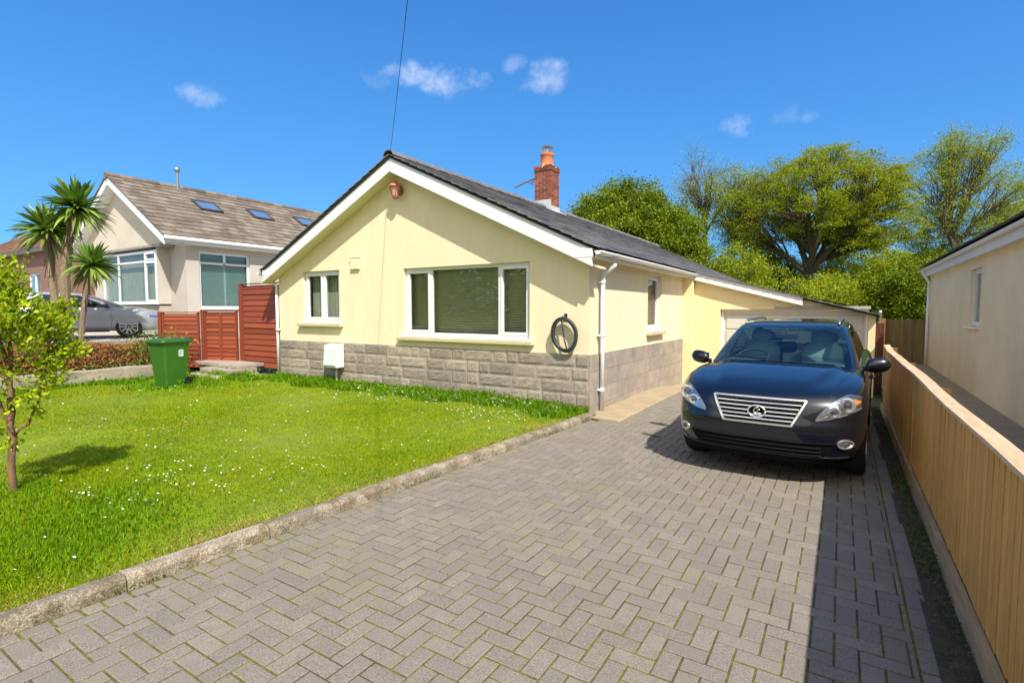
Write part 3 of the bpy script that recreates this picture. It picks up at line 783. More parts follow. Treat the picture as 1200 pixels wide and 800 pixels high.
    po = MB(); po.lathe((cx, cy, zt+.05), [(.20, 0), (.215, .03), (.19, .06), (.178, .30), (.205, .33), (.205, .38), (.165, .39), (.15, .3)], 20); po.build('chimney_pot', POT, rf, smooth=True).modifiers.clear()
    co = MB(); co.lathe((cx, cy, zt+.42), [(.19, 0), (.20, .025), (.10, .05), (.09, .06)], 18); co.lathe((cx, cy, zt+.46), [(.085, 0), (.085, .1)], 14)
    for j in range(3):
        w = j*2.1+.4; co.tube([(cx+.12*math.cos(w), cy+.12*math.sin(w), zt+.44), (cx+.13*math.cos(w), cy+.13*math.sin(w), zt+.63)], .01, 6)
    co.lathe((cx, cy, zt+.60), [(.19, 0), (.2, .012), (.13, .055), (.02, .075)], 18); co.build('chimney_cowl', STEEL, rf)
    le = MB()
    for s_ in (1, -1):
        x = cx+s_*(hw+.008)
        for k in range(1):
            le.hexa([(x-.01, cy-hw-.02, rtop(x)-.06), (x+s_*.0+.01, cy-hw-.02, rtop(x)-.06), (x+.01, cy+hw+.02, rtop(x)-.06), (x-.01, cy+hw+.02, rtop(x)-.06), (x-.01, cy-hw-.02, rtop(x)+.12), (x+.01, cy-hw-.02, rtop(x)+.12), (x+.01, cy+hw+.02, rtop(x)+.12), (x-.01, cy+hw+.02, rtop(x)+.12)])
            xo = x+s_*.20; q = lambda X, Y, o: (X, Y, rtop(X)+o)
            le.hexa([q(x, cy-hw-.16, -.01), q(xo, cy-hw-.16, -.01), q(xo, cy+hw+.1, -.01), q(x, cy+hw+.1, -.01), q(x, cy-hw-.16, .006), q(xo, cy-hw-.16, .006), q(xo, cy+hw+.1, .006), q(x, cy+hw+.1, .006)])
    for x0_, x1_ in ((cx-hw-.02, HXC), (HXC, cx+hw+.02)):
        y_ = cy-hw-.012
        le.prism([(x0_, y_, rtop(x0_)-.05), (x1_, y_, rtop(x1_)-.05), (x1_, y_, RZ+.16), (x0_, y_, RZ+.16)], (0, .014, 0))
    le.build('chimney_flashing', LEAD, rf)
    # vent cover on the gable
    v = MB(); v.box(-8.93, -8.66, YH-.05, YH, 2.56, 2.80); v.box(-8.95, -8.64, YH-.06, YH, 2.80, 2.815); v.build('vent_cover', YEL, B, bevel=.008)
    # --- garage: nib, front wall, door, lean-to roof
    GY = 13.62
    gtop = lambda x: 2.03-.27*(x+.78)
    g = MB()
    DX0, DX1, DZ = -2.47, .44, 1.66
    wall(g, mapY(GY), HX1, .62, -.3, lambda x: gtop(x)-.07, [(DX0-.07, DX1+.05, -.3, DZ+.05)], [], .25)
    wall(g, mapX(.62), GY, 23.7, -.3, lambda y: gtop(.62)-.07)
    g.box(HX1-.01, -3.165, 13.40, GY+.02, -.3, 2.63)
    g.build('garage_wall', YEL2, B)
    fr = MB()
    fr.box(DX0-.065, DX0, GY+.10, GY+.17, -.22, DZ+.0); fr.box(DX1, DX1+.045, GY+.10, GY+.17, -.22, DZ); fr.box(DX0-.065, DX1+.045, GY+.10, GY+.172, DZ, DZ+.045)
    fr.build('garage_door_frame', WHITE2, B, bevel=.004)
    dm = MB(); dm.box(DX0, DX1, GY+.13, GY+.16, -.2, DZ)
    for (za, zb_) in ((-.16, .28), (.32, .76), (.80, 1.20), (1.24, 1.58)):
        dm.box(DX0+.06, DX1-.06, GY+.112, GY+.131, za, zb_)
    dm.box(DX0+.01, DX1-.01, GY+.105, GY+.131, DZ-.065, DZ-.004)
    dm.build('garage_door', DOORP, B, bevel=.006)
    hd_ = MB(); hd_.box(-1.35, .52, GY-.035, GY-.003, DZ+.055, DZ+.12); hd_.build('garage_lintel_board', M('greyed board', (.42, .39, .33), .8, .1, 6), B, bevel=.003)
    bb = MB(); x0, x1 = -3.17, -.76
    bb.prism([(x0, GY-.16, gtop(x0)-.05), (x1, GY-.16, gtop(x1)-.05), (x1, GY-.16, gtop(x1)-.23), (x0, GY-.16, gtop(x0)-.23)], (0, .03, 0)); bb.build('bargeboard', WHITE2, B, bevel=.004)
    bb = MB(); x0, x1 = -.758, .66
    bb.prism([(x0, GY-.10, gtop(x0)-.045), (x1, GY-.10, gtop(x1)-.045), (x1, GY-.10, gtop(x1)-.085), (x0, GY-.10, gtop(x0)-.085)], (0, .03, 0)); bb.build('roof_edge_trim', M('grey trim', (.36, .36, .34), .6), B)
    so2 = MB(); so2.prism([(-3.17, GY-.13, gtop(-3.17)-.10), (-.76, GY-.13, gtop(-.76)-.10), (-.76, GY-.13, gtop(-.76)-.12), (-3.17, GY-.13, gtop(-3.17)-.12)], (0, .13, 0)); so2.build('soffit', SOFF, B)
    gt = MB(); sl_ = math.hypot(1, .27); xa, xb = .70, -3.9; L2 = (xa-xb)*sl_
    tiles(gt, (xa, GY-.2, gtop(xa)-.055), (0, 1, 0), (-1, 0, .27), 35, 21, .298, L2/21, .016, lift=.02)
    gr = gt.build('garage_roof', SLATE, B)
    gd = MB(); gd.hexa([(xa, GY-.15, gtop(xa)-.09), (xb, GY-.15, gtop(xb)-.09), (xb, YB, gtop(xb)-.09), (xa, YB, gtop(xa)-.09), (xa, GY-.15, gtop(xa)-.065), (xb, GY-.15, gtop(xb)-.065), (xb, YB, gtop(xb)-.065), (xa, YB, gtop(xa)-.065)])
    gd.build('roof_deck', DARK, gr)
    return B
bungalow()

def small_fixtures():
    # lantern below the gable apex
    x, y, z = -7.46, YH, 3.93
    t = empty('wall_lantern', (x, y, z), 'salmon metal lantern fixed under the gable apex of the cream bungalow', 'lantern')
    m = MB(); m.lathe((x, y-.012, z+.1), [(.075, -.012), (.075, .012)], 16, 'y'); m.tube([(x, y-.02, z+.16), (x, y-.10, z+.27), (x, y-.15, z+.25)], .014, 8); m.build('bracket', COPPER, t)
    m = MB(); m.lathe((x, y-.15, z), [(.03, -.07), (.055, -.04), (.07, 0)], 8); m.lathe((x, y-.15, z+.17), [(.135, 0), (.12, .03), (.06, .085), (.02, .12)], 8)
    for j in range(8):
        w = j*math.pi/4; m.tube([(x+.07*math.cos(w), y-.15+.07*math.sin(w), z), (x+.112*math.cos(w), y-.15+.112*math.sin(w), z+.175)], .008, 5)
    m.build('cage', COPPER, t)
    m = MB(); m.lathe((x, y-.15, z), [(.06, 0.002), (.102, .17)], 8); m.build('lamp_glass', M('pink frosted glass', (.66, .38, .32), .3, .05, 5), t)
    # white meter box on the plinth
    x0, x1, z0, z1 = -9.14, -8.74, .66, .99
    x0, x1 = -9.64, -9.15; z0, z1 = .44, .93
    t = empty('meter_box', ((x0+x1)/2, YH-.05, z0), 'white plastic meter box with a pipe below, on the stone plinth under the small window', 'meter box')
    m = MB(); yb = YH-.055; m.hexa([(x0, yb-.20, z0), (x1, yb-.20, z0), (x1, yb, z0), (x0, yb, z0), (x0, yb-.15, z1), (x1, yb-.15, z1), (x1, yb, z1+.03), (x0, yb, z1+.03)])
    m.build('case', WHITE, t, bevel=.025, seg=3)
    m = MB(); m.hexa([(x0+.05, yb-.2185, z0+.05), (x1-.05, yb-.2185, z0+.05), (x1-.05, yb-.20, z0+.05), (x0+.05, yb-.20, z0+.05), (x0+.05, yb-.178, z1-.08), (x1-.05, yb-.178, z1-.08), (x1-.05, yb-.14, z1-.08), (x0+.05, yb-.14, z1-.08)])
    m.build('door', M('pale grey plastic', (.66, .72, .67), .4, .02), t, bevel=.01)
    m = MB(); m.tube([((x0+x1)/2+.05, yb-.06, z0+.02), ((x0+x1)/2+.05, yb-.06, .05)], .022, 10); m.build('pipe', M('off white pipe', (.62, .60, .52), .5), t, smooth=True)
    # coiled hose on a hook
    cx, cz, y0 = -3.79, 1.30, YH-.05
    t = empty('garden_hose', (cx, YH, cz), 'dark garden hose hung in a coil on the front wall beside the corner', 'hose')
    pts = []; n = 7*40
    for i in range(n+1):
        w = 2*math.pi*i/40+math.pi/2; k = i/n; rr = .255+.018*math.sin(i*.31)+.012*math.sin(k*19)
        pts.append((cx+rr*.80*math.cos(w)+.012*math.sin(k*9), y0-.028-.022*math.sin(k*16)-.02*k, cz+rr*1.05*math.sin(w)))
    m = MB(); m.tube(pts, .016, 8)
    m.build('coil', HOSE, t, smooth=True)
    m = MB(); m.tube([(cx-.06, y0-.05, cz+.27), (cx-.03, y0-.055, cz+.12), (cx+.0, y0-.05, cz-.08), (cx+.05, y0-.05, cz-.24)], .012, 7); m.build('loose_end', HOSE, t, smooth=True)
    m = MB(); m.box(cx-.045, cx+.005, YH-.012, YH, cz+.22, cz+.34); m.tube([(cx-.02, YH-.01, cz+.30), (cx-.02, YH-.1, cz+.25), (cx-.02, YH-.12, cz+.30)], .009, 6); m.build('hook', BLACKP, t)
    # TV aerial on the chimney
    ax, ay, az = HXC-.28, 13.6, 5.60
    t = empty('tv_aerial', (ax, ay, az-.2), 'grey television aerial clamped to the side of the brick chimney', 'aerial')
    d = Vector((-.86, .30, -.10)).normalized(); s = d.cross(Vector((0, 0, 1))).normalized()
    o = Vector((ax, ay, az)); m = MB(); m.tube([o+d*.02, o+d*1.05], .014, 6)
    for k in range(13):
        p = o+d*(.22+.065*k); m.tube([p-s*.10-Vector((0, 0, .02)), p+s*.10+Vector((0, 0, .02))], .009, 5)
    for q in (-1, 1): m.tube([o+d*.12+s*.02, o+d*.10+s*.05+Vector((0, 0, q*.13))], .011, 5); m.tube([o+d*.10+s*.05+Vector((0, 0, q*.13))-s*.14, o+d*.10+s*.05+Vector((0, 0, q*.13))+s*.14], .008, 5)
    m.build('antenna', ALU, t)
    m = MB(); m.tube([o+Vector((.02, 0, 0)), o+d*.30-Vector((0, 0, .1)), o+d*.45], .012, 6); m.tube([o+Vector((.0, 0, -.16)), o+d*.22-Vector((0, 0, .16)), o+d*.42], .012, 6); m.build('bracket', ALU, t)
    # telephone wire up to a pole out of view
    A = Vector((HXC-.05, YV+.1, RZ-.02)); m = MB(); Bp = Vector((-3.4, -9.0, 8.2)); pts = []
    fd = (fw + Vector((math.cos(YAW), math.sin(YAW), 0))*((475-600)/610.) + CAMU_V*((400-0)/610.))
    q = Vector((0, 0, H_CAM))+fd*6.4; e = A+(q-A)*3.2
    for i in range(25):
        k = i/24; p = A.lerp(e, k); p.z -= .55*4*k*(1-k)*.45; pts.append(p)
    m.tube(pts, .0045, 6); o = m.build('telephone_wire', BLACKP, None, loc=tuple(A)); tag(o, 'thin black overhead wire rising from the gable apex into the sky', 'wire')
    # twig lying on the paving beside the car
    m = MB(); m.tube([(-2.27, 6.93, .012), (-2.18, 6.90, .018), (-2.08, 6.86, .014), (-1.99, 6.85, .010)], [.007, .012, .013, .006], 6)
    tag(m.build('wood_stick', BARK, None, loc=(-2.13, 6.89, 0)), 'short brown stick lying on the paving beside the dark car', 'stick')
CAMU_V = Vector(tuple(np.cross(np.array((math.cos(YAW), math.sin(YAW), 0)), np.array(fw))))
small_fixtures()

# ------------------------------------------------------------------ timber fences
def fx(y): return .640
def boundary_fence():
    t = empty('feather_edge_fence', (.66, 3, 0), 'low golden feather edge timber fence with pale capping along the drive', 'fence')
    def top(y): return 1.055+.007*math.sin(y*1.05+.6)+.006*math.sin(y*2.3)+.05*sstep(9.6, 10.7, y)
    m = MB(); y = -4.5
    while y < 10.72:
        w = rnd.uniform(.088, .112); e = rnd.uniform(-.003, .003); x = fx(y)+e; tw = rnd.uniform(-.004, .004)
        z0 = .135; za, zb = top(y)-.01, top(y+w)-.01
        if gz(y) < -.001: z0 += gz(y)
        # tapered board: thick edge laps over the thin edge of the last one
        m.hexa([(x-.002, y, z0), (x+.001, y+w-.0035, z0), (x+.014, y+w-.0035, z0), (x+.016, y, z0), (x-.002, y, za), (x+.001+tw*.6, y+w-.0035, zb), (x+.014, y+w-.0035, zb), (x+.016, y, za)])
        y += w
    m.build('board', GOLDW, t)
    m = MB(); y = -4.5
    while y < 10.6:
        y1 = min(y+.6, 10.72)
        m.hexa([(fx(y)-.032, y, top(y)-.008), (fx(y1)-.032, y1, top(y1)-.008), (fx(y1)+.048, y1, top(y1)-.002), (fx(y)+.048, y, top(y)-.002),
                (fx(y)-.032, y, top(y)+.016), (fx(y1)-.032, y1, top(y1)+.016), (fx(y1)+.048, y1, top(y1)+.026), (fx(y)+.048, y, top(y)+.026)], .5)
        y = y1
    m.build('capping_rail', CAPW, t)
    m = MB()
    for i in range(5):
        y = -4.5+i*3.05; y1 = min(y+3.04, 10.72); m.hexa([(.598, y, -.03), (.598, y1, -.03), (.635, y1, -.03), (.635, y, -.03), (.604, y, .138), (.604, y1, .138), (.635, y1, .138), (.635, y, .138)])
    m.build('gravel_board', M('pale gravel board', (.46, .29, .15), .8, .2, 4, .4, 40, stretch=(6, .6, 6), attr=.1), t, bevel=.004)
    for i in range(7):
        y = -4.4+i*2.5; p = MB(); p.box(.70, .79, y, y+.09, -.1, top(y)-.02); p.build('post', GOLDW, t)
    for z in (.3, .85): m = MB(); m.box(.662, .70, -4.5, 10.7, z, z+.08); m.build('arris_rail', GOLDW, t)
boundary_fence()
def far_fences():
    t = empty('garden_fence', (1.7, 20.7, -.2), 'weathered brown vertical board fence across the gap beside the beige house', 'fence')
    m = MB(); x = 1.21
    while x < 2.25:
        w = rnd.uniform(.085, .105); d = rnd.uniform(0, .012); m.box(x, min(x+w-.004, 2.27), 20.70+d, 20.72+d, -.25, 1.40+rnd.uniform(-.012, .012)); x += w
    m.build('board', OLDW, t)
    m = MB(); m.box(1.10, 1.20, 20.62, 20.72, -.3, 1.43); m.build('post', GOLDW, t, bevel=.006)
    for z in (.1, 1.1): m = MB(); m.box(1.12, 2.27, 20.725, 20.77, z, z+.09); m.build('rail', OLDW, t)
    t = empty('side_gate', (.7, 14.4, -.2), 'dark red boarded gate between the garage and the fence', 'gate')
    m = MB(); x = .625
    while x < .80:
        m.box(x, x+.058, 14.30+rnd.uniform(0, .006), 14.325, -.18, 1.40); x += .062
    m.build('board', M('dark red gate', (.12, .022, .016), .6, .2, 5, .3, 30, stretch=(6, 6, .6), attr=.3), t, bevel=.003)
    for z in (.1, 1.1): m = MB(); m.box(.625, .81, 14.327, 14.36, z, z+.1); m.build('brace', REDW, t)
    t = empty('gate_post', (.73, 14.6, -.2), 'grey metal post with cap standing behind the red gate', 'post')
    m = MB(); m.tube([(.73, 14.5, -.3), (.73, 14.5, 1.62)], .035, 12); m.build('shaft', ALU, t, smooth=False)
    m = MB(); m.lathe((.73, 14.5, 1.62), [(.045, 0), (.045, .03), (.03, .06), (.005, .07)], 12); m.build('cap', ALU, t)
far_fences()
def red_fences():
    # tall panel beside the bungalow
    def panel(name, a, b, z0, z1, label, cat, bh=.125, post=True, vertical_battens=0, group=None):
        a = Vector((a[0], a[1], 0)); b = Vector((b[0], b[1], 0)); d = (b-a).normalized(); n = Vector((d.y, -d.x, 0)); L = (b-a).length
        t = empty(name, (a.x, a.y, z0), label, cat, group)
        m = MB(); z = z0+.02; P = lambda u, w, zz: a+d*u+n*w+Vector((0, 0, zz))
        while z < z1-.05:
            zz = min(z+bh+.03, z1-.03); j = rnd.uniform(-.004, .006); u0, u1 = .03, L-.03
            if rnd.random() < .3: pass
            m.hexa([P(u0, -.012, z), P(u1, -.012, z), P(u1, .016+j, z), P(u0, .016+j, z), P(u0, -.016, zz), P(u1, -.016, zz), P(u1, -.006, zz+rnd.uniform(-.008, .008)), P(u0, -.006, zz+rnd.uniform(-.008, .008))]); z += bh
        m.build('board', REDW, t)
        for u in (.0, L-.05): m = MB(); m.hexa([P(u, -.02, z0), P(u+.05, -.02, z0), P(u+.05, .036, z0), P(u, .036, z0), P(u, -.02, z1), P(u+.05, -.02, z1), P(u+.05, .036, z1), P(u, .036, z1)]); m.build('batten', REDW, t, bevel=.004)
        for k in range(vertical_battens):
            u = L*(k+1)/(vertical_battens+1); m = MB(); m.hexa([P(u-.035, .0, z0), P(u+.035, .0, z0), P(u+.035, .042, z0), P(u-.035, .042, z0), P(u-.035, .0, z1-.04), P(u+.035, .0, z1-.04), P(u+.035, .042, z1-.04), P(u-.035, .042, z1-.04)]); m.build('batten', REDW, t, bevel=.004)
        m = MB(); m.hexa([P(-.01, -.03, z1), P(L+.01, -.03, z1), P(L+.01, .045, z1), P(-.01, .045, z1), P(-.01, -.03, z1+.028), P(L+.01, -.03, z1+.028), P(L+.01, .045, z1+.028), P(-.01, .045, z1+.028)]); m.build('capping', REDW, t, bevel=.004)
        if post:
            p = MB(); p.hexa([P(-.11, -.05, -.05+z0), P(-.015, -.05, z0-.05), P(-.015, .055, z0-.05), P(-.11, .055, z0-.05), P(-.11, -.05, z1+.03), P(-.015, -.05, z1+.03), P(-.015, .055, z1+.03), P(-.11, .055, z1+.03)]); p.build('post', REDW, t, bevel=.005)
        return t
    panel('tall_fence_panel', (-13.45, 7.88), (-11.66, 7.88), .20, 2.36, 'tall red stained fence panel joining the corner of the cream bungalow', 'fence', .145)
    panel('garden_gate', (-14.62, 7.50), (-13.58, 7.80), .33, 1.66, 'low red gate with upright battens above the stone steps', 'gate', .11, True, 1)
    panel('low_fence_panel', (-15.75, 6.95), (-14.76, 7.42), .12, 1.62, 'low red fence panel of horizontal boards behind the green bin', 'fence', .115, True)
red_fences()

def left_garden():
    # low garden wall
    m = MB(); ys = [-3+.35*i for i in range(28)]
    rows = []
    for y in ys:
        x = float(WALLX(y)); h = .33+.012*math.sin(y*5)+.018*y*.6; j = lambda: rnd.uniform(-.012, .012)
        rows.append([(x+.10+j(), y, -.05), (x+.09+j(), y, h*.5), (x+.085+j(), y, h-.02), (x+.05+j(), y, h+j()*.5), (x-.10+j(), y, h), (x-.12, y, -.05)])
    m.grid(rows); m.add(rows[-1], [(0, 1, 2, 3, 4, 5)])
    o = m.build('garden_wall', GRAVW, None, loc=(-14.3, 3, 0)); tag(o, 'low rough grey garden wall at the foot of the hedge', 'wall')
    # raised drive of the neighbours
    m = MB(); m.box(-70, -15.95, -6, 45, -.1, .83)
    tag(m.build('raised_driveway', RAISED), kind='structure')
    m = MB(); m.box(-15.95, -15.80, -5, 6.6, -.1, .915); o = m.build('edge_wall', GRAVW, None, loc=(-15.9, 3, 0), bevel=.02); tag(o, 'pale kerb wall edging the raised drive above the hedge', 'wall')
    # hedge between the garden wall and the raised drive
    t = empty('clipped_hedge', (-15.1, 3, .05), 'clipped hedge with dry orange top and green lower sprigs behind the garden wall', 'hedge')
    n = 42000
    y = RNG.uniform(-2.5, 6.75, n); u = RNG.random(n)
    X0, X1 = -14.62, -15.78
    top = .88+.05*np.sin(y*1.9)+.03*np.sin(y*5.1)-.03*y*0
    face = u < .45
    x = np.where(face, WALLX(y)-.22-.22*RNG.random(n)**1.5-.10*RNG.random(n), RNG.uniform(X1, X0+.1, n))
    z = np.where(face, RNG.uniform(.15, 1, n)*top, top-np.abs(RNG.normal(0, .06, n)))
    x = x-np.where(face, .25*(z/.8)**2, 0)
    P = np.stack([x, y, z], 1)
    green = RNG.random(n) < np.clip(.95-(z-.22)/.36, .06, .92)*(.35+.65*((np.sin(y*2.6+1)+np.sin(y*1.1)) > -.3))
    V, F, A = leaf_arrays(P[~green], .042, None); np_mesh('dry_foliage', V, F, A, HEDGE_B, t)
    V, F, A = leaf_arrays(P[green]+np.array([.07, 0, 0]), .055, None); np_mesh('green_foliage', V, F, A, HEDGE_G, t)
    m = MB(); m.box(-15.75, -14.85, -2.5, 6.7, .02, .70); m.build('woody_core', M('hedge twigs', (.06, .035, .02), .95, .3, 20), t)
    # leafy sprig patch behind the bin
    t = empty('green_bush', (-14.5, 6.25, .1), 'small bright green bush above the hedge end behind the green bin', 'bush')
    P = np.array([-14.45, 6.25, .62])+RNG.normal(size=(3800, 3))*np.array([.24, .30, .23])
    P = P[(P[:, 2] > .1)]
    V, F, A = leaf_arrays(P, .055, np.array([[0, 0, 1.]]), .3); np_mesh('foliage', V, F, A, HEDGE_G, t)
    m = MB()
    for k in range(6): m.tube([(-14.5+rnd.uniform(-.05, .05), 6.25+rnd.uniform(-.05, .05), .05), (-14.45+rnd.uniform(-.25, .25), 6.25+rnd.uniform(-.3, .3), .75)], [.012, .005], 5)
    m.build('stem', BARK, t)
    # three worn stone steps below the gate
    m = MB()
    for i, (z0, z1, y0, y1, x0, x1) in enumerate([(.0, .15, 6.55, 7.6, -13.55, -12.35), (.15, .25, 6.85, 7.6, -13.7, -12.4), (.25, .345, 7.15, 7.85, -14.6, -12.5)]):
        y_ = x0
        while y_ < x1-.05:
            l = min(rnd.uniform(.35, .6), x1-y_); d = rnd.uniform(-.02, .02)
            m.hexa([(y_+.006, y0+d, z0), (y_+l-.006, y0-d*.5, z0), (y_+l-.006, y1, z0), (y_+.006, y1, z0), (y_+.006, y0+d+.01, z1+rnd.uniform(-.008, .008)), (y_+l-.006, y0-d*.5+.01, z1+rnd.uniform(-.008, .008)), (y_+l-.006, y1, z1), (y_+.006, y1, z1)]); y_ += l
    o = m.build('garden_steps', STONE_S, None, loc=(-13, 7.1, .0), bevel=.018); tag(o, 'short flight of worn stone steps below the red gate', 'steps')
left_garden()

def bin_():
    bxx, byy, bz = -12.05, 5.42, LZ-.005
    t = empty('garden_bin', (bxx, byy, bz), 'green plastic garden waste bin with white sticker standing on the lawn', 'bin', rz=R(10)); 
    t.scale = (.88, .90, 1.0)
    m = MB(); rows = []
    for (z, w, d) in ((0, .205, .215), (.04, .225, .235), (.55, .262, .28), (.86, .285, .305), (.90, .30, .32), (.94, .30, .32)):
        r = .035; rows.append([(sx*(w-rx), sy*(d-ry), z) for sx, sy, rx, ry in ((1, -1, r, 0), (1, -1, 0, r), (1, 1, 0, r), (1, 1, r, 0), (-1, 1, r, 0), (-1, 1, 0, r), (-1, -1, 0, r), (-1, -1, r, 0))])
    m.grid(rows, closed_u=True); m.add(rows[0], [tuple(range(8))]); m.add(rows[-1], [tuple(range(8))])
    m.build('body', BINM, t, world=False, bevel=.006)
    m = MB(); rows = []
    for (z, w, d) in ((.935, .32, .345), (.955, .33, .355), (.985, .325, .35), (1.02, .27, .30), (1.03, .20, .24)):
        r = .05; rows.append([(sx*(w-rx), sy*(d-ry)-.01, z) for sx, sy, rx, ry in ((1, -1, r, 0), (1, -1, 0, r), (1, 1, 0, r), (1, 1, r, 0), (-1, 1, r, 0), (-1, 1, 0, r), (-1, -1, 0, r), (-1, -1, r, 0))])
    m.grid(rows, closed_u=True); m.add(rows[0], [tuple(range(8))]); m.add(rows[-1], [tuple(range(8))])
    m.build('lid', BIND, t, world=False, bevel=.008)
    m = MB(); m.tube([(-.25, .40, 1.0), (.25, .40, 1.0)], .018, 10); m.box(-.27, -.235, .30, .42, .93, 1.02); m.box(.235, .27, .30, .42, .93, 1.02); m.build('handle', BIND, t, world=False)
    for s in (-1, 1):
        m = MB(); m.lathe((s*.245, .27, .10), [(.02, -.03), (.10, -.03), (.105, 0), (.10, .03), (.02, .03)], 18, 'x'); m.build('wheel', BLACKP, t, world=False)
    m = MB(); k = .05
    m.hexa([(.296, -.16, .60), (.296, -.05, .60), (.262, -.05, .60), (.262, -.16, .60), (.296, -.16, .73), (.296, -.05, .73), (.262, -.05, .73), (.262, -.16, .73)])
    # sticker on the face turned to the camera
    m = MB(); f_ = lambda y, z: (.225+(z-.04)*.0726+.003, y, z)
    def lab(m, y0, y1, z0, z1, o, th):
        q = lambda y, z, d: Vector(f_(y, z))+Vector((d, 0, 0))
        m.hexa([q(y0, z0, o-th), q(y1, z0, o-th), q(y1, z0, o), q(y0, z0, o), q(y0, z1, o-th), q(y1, z1, o-th), q(y1, z1, o), q(y0, z1, o)])
    m = MB(); lab(m, .04, .15, .65, .79, .002, .004)
    st = m.build('sticker', PAPER, t, world=False)
    m = MB()
    for (y0, y1, z0, z1) in ((.055, .135, .755, .775), (.055, .09, .68, .74), (.10, .135, .725, .738), (.10, .135, .70, .712)): lab(m, y0, y1, z0, z1, .0035, .002)
    m.build('print', INK, st, world=False)
bin_()

# ------------------------------------------------------------------ neighbouring houses
def grey_bungalow():
    Y0 = 9.4; Xc = -23.3; Xr = -19.45; gz0 = .83; RZn, EZn = 6.72, 4.22; EX = Xr+.33; s = (RZn-EZn)/(EX-Xc)
    rt = lambda x: RZn-abs(x-Xc)*s
    Xl = 2*Xc-Xr; YBn = 21.0
    B = empty('grey_bungalow', (Xc, Y0, gz0), 'pale grey bungalow with brown tiled roof, three skylights and a bay window', 'bungalow')
    Pf = mapY(Y0); Pp = mapY(Y0-.45); Ps = mapX(Xr)
    bay = (-25.1, -20.62, 1.93, 3.84); w2 = (9.84, 11.74, 1.75, 3.80)
    m = MB(); wall(m, Pf, Xl, Xr, gz0-.1, lambda x: rt(x)-.14, [], [Xc]); wall(m, Ps, Y0, YBn, gz0-.1, lambda y: EZn-.05, [w2]); wall(m, mapX(Xl, 1), Y0, YBn, gz0-.1, lambda y: EZn-.05); wall(m, mapY(YBn, -1), Xl, Xr, gz0, lambda x: rt(x)-.14, [], [Xc])
    m.build('wall', GREY_R, B)
    # projecting gable panel over the bay
    m = MB(); xa, xb = Xl-.1, -20.2
    m.prism([(xa, Y0-.45, 4.02), (xb, Y0-.45, 4.02), (xb, Y0-.45, rt(xb)-.15), (Xc, Y0-.45, RZn-.15), (xa, Y0-.45, rt(xa)-.15)], (0, .44, 0)); m.build('gable_panel', GREY_L, B)
    m = MB(); m.box(xa, xb+.02, Y0-.5, Y0-.02, 3.93, 4.016); m.build('panel_trim', M('grey trim board', (.33, .31, .27), .7, .1), B, bevel=.006)
    window(B, mapY(Y0-.42), *bay, [(1.5, False), (2.4, False), (1.0, True)], CURT, dep=.0, transom=.80, sill=.12, fr=.085, vertical=True, lin=0.)
    m = MB(); m.box(bay[0], bay[1], Y0-.38, Y0-.003, gz0, bay[2]-.06); m.build('bay_plinth', M('grey bay wall', (.42, .38, .32), .9, .06, 3, .3, 90), B)
    m = MB(); m.box(bay[1]+.002, bay[1]+.05, Y0-.42, Y0-.003, bay[2]-.02, 3.925); m.build('bay_cheek', GREY_R, B)
    window(B, Ps, *w2, [(1, False), (1, False)], BLIND_T, transom=.80, sill=.06, fr=.085, slat=.075, top_only=True)
    # narrow raised band round the side window
    t = MB(); L = math.hypot(EX-Xc, RZn-EZn); n = 14
    for s_ in (1, -1):
        ex = Xc+s_*(EX-Xc); tiles(t, (ex, Y0-.85, EZn-.05), (0, 1, 0), (-s_, 0, s), 38, n, .33, L/n, .028, lift=.03)
    rf = t.build('roof', BRTILE, B)
    d = MB()
    for s_ in (1, -1):
        ex = Xc+s_*(EX-Xc); q = lambda x, y, o: (x, y, rt(x)+o)
        d.hexa([q(ex, Y0-.8, -.10), q(Xc, Y0-.8, -.10), q(Xc, YBn+.4, -.10), q(ex, YBn+.4, -.10), q(ex, Y0-.8, -.065), q(Xc, Y0-.8, -.065), q(Xc, YBn+.4, -.065), q(ex, YBn+.4, -.065)])
    d.build('roof_deck', DARK, rf)
    r = MB(); y = Y0-.87
    while y < YBn+.4: r.tube([(Xc, y, RZn-.03), (Xc, y+.44, RZn-.03)], .13+rnd.uniform(-.004, .004), 10); y += .45
    r.build('ridge_tiles', BRTILE, rf)
    ub = MB()
    for s_ in (1, -1):
        e = Xc+s_*(EX-Xc-.04)
        ub.hexa([(Xc, Y0-.82, RZn-.36), (e, Y0-.82, rt(e)-.36), (e, Y0-.79, rt(e)-.36), (Xc, Y0-.79, RZn-.36), (Xc, Y0-.82, RZn-.08), (e, Y0-.82, rt(e)-.08), (e, Y0-.79, rt(e)-.08), (Xc, Y0-.79, RZn-.08)])
    ub.build('bargeboard', WHITE, B, bevel=.005)
    so_ = MB()
    for s_ in (1, -1):
        e = Xc+s_*(EX-Xc-.05); so_.hexa([(Xc, Y0-.785, RZn-.34), (e, Y0-.785, rt(e)-.34), (e, Y0+.01, rt(e)-.34), (Xc, Y0+.01, RZn-.34), (Xc, Y0-.785, RZn-.32), (e, Y0-.785, rt(e)-.32), (e, Y0+.01, rt(e)-.32), (Xc, Y0+.01, RZn-.32)])
    so_.build('soffit', WHITE2, B)
    m = MB(); m.box(EX-.07, EX-.04, Y0-.78, YBn, EZn-.26, EZn-.07); m.build('fascia', WHITE2, B)
    m = MB(); m.box(Xr+.003, EX-.072, Y0+.02, YBn, EZn-.245, EZn-.22); m.build('soffit', SOFF, B)
    m = MB(); m.tube([(EX+.04, Y0-.83, EZn-.10), (EX+.04, YBn, EZn-.10)], .065, 10); m.build('gutter', WHITE, B, smooth=True).modifiers.clear()
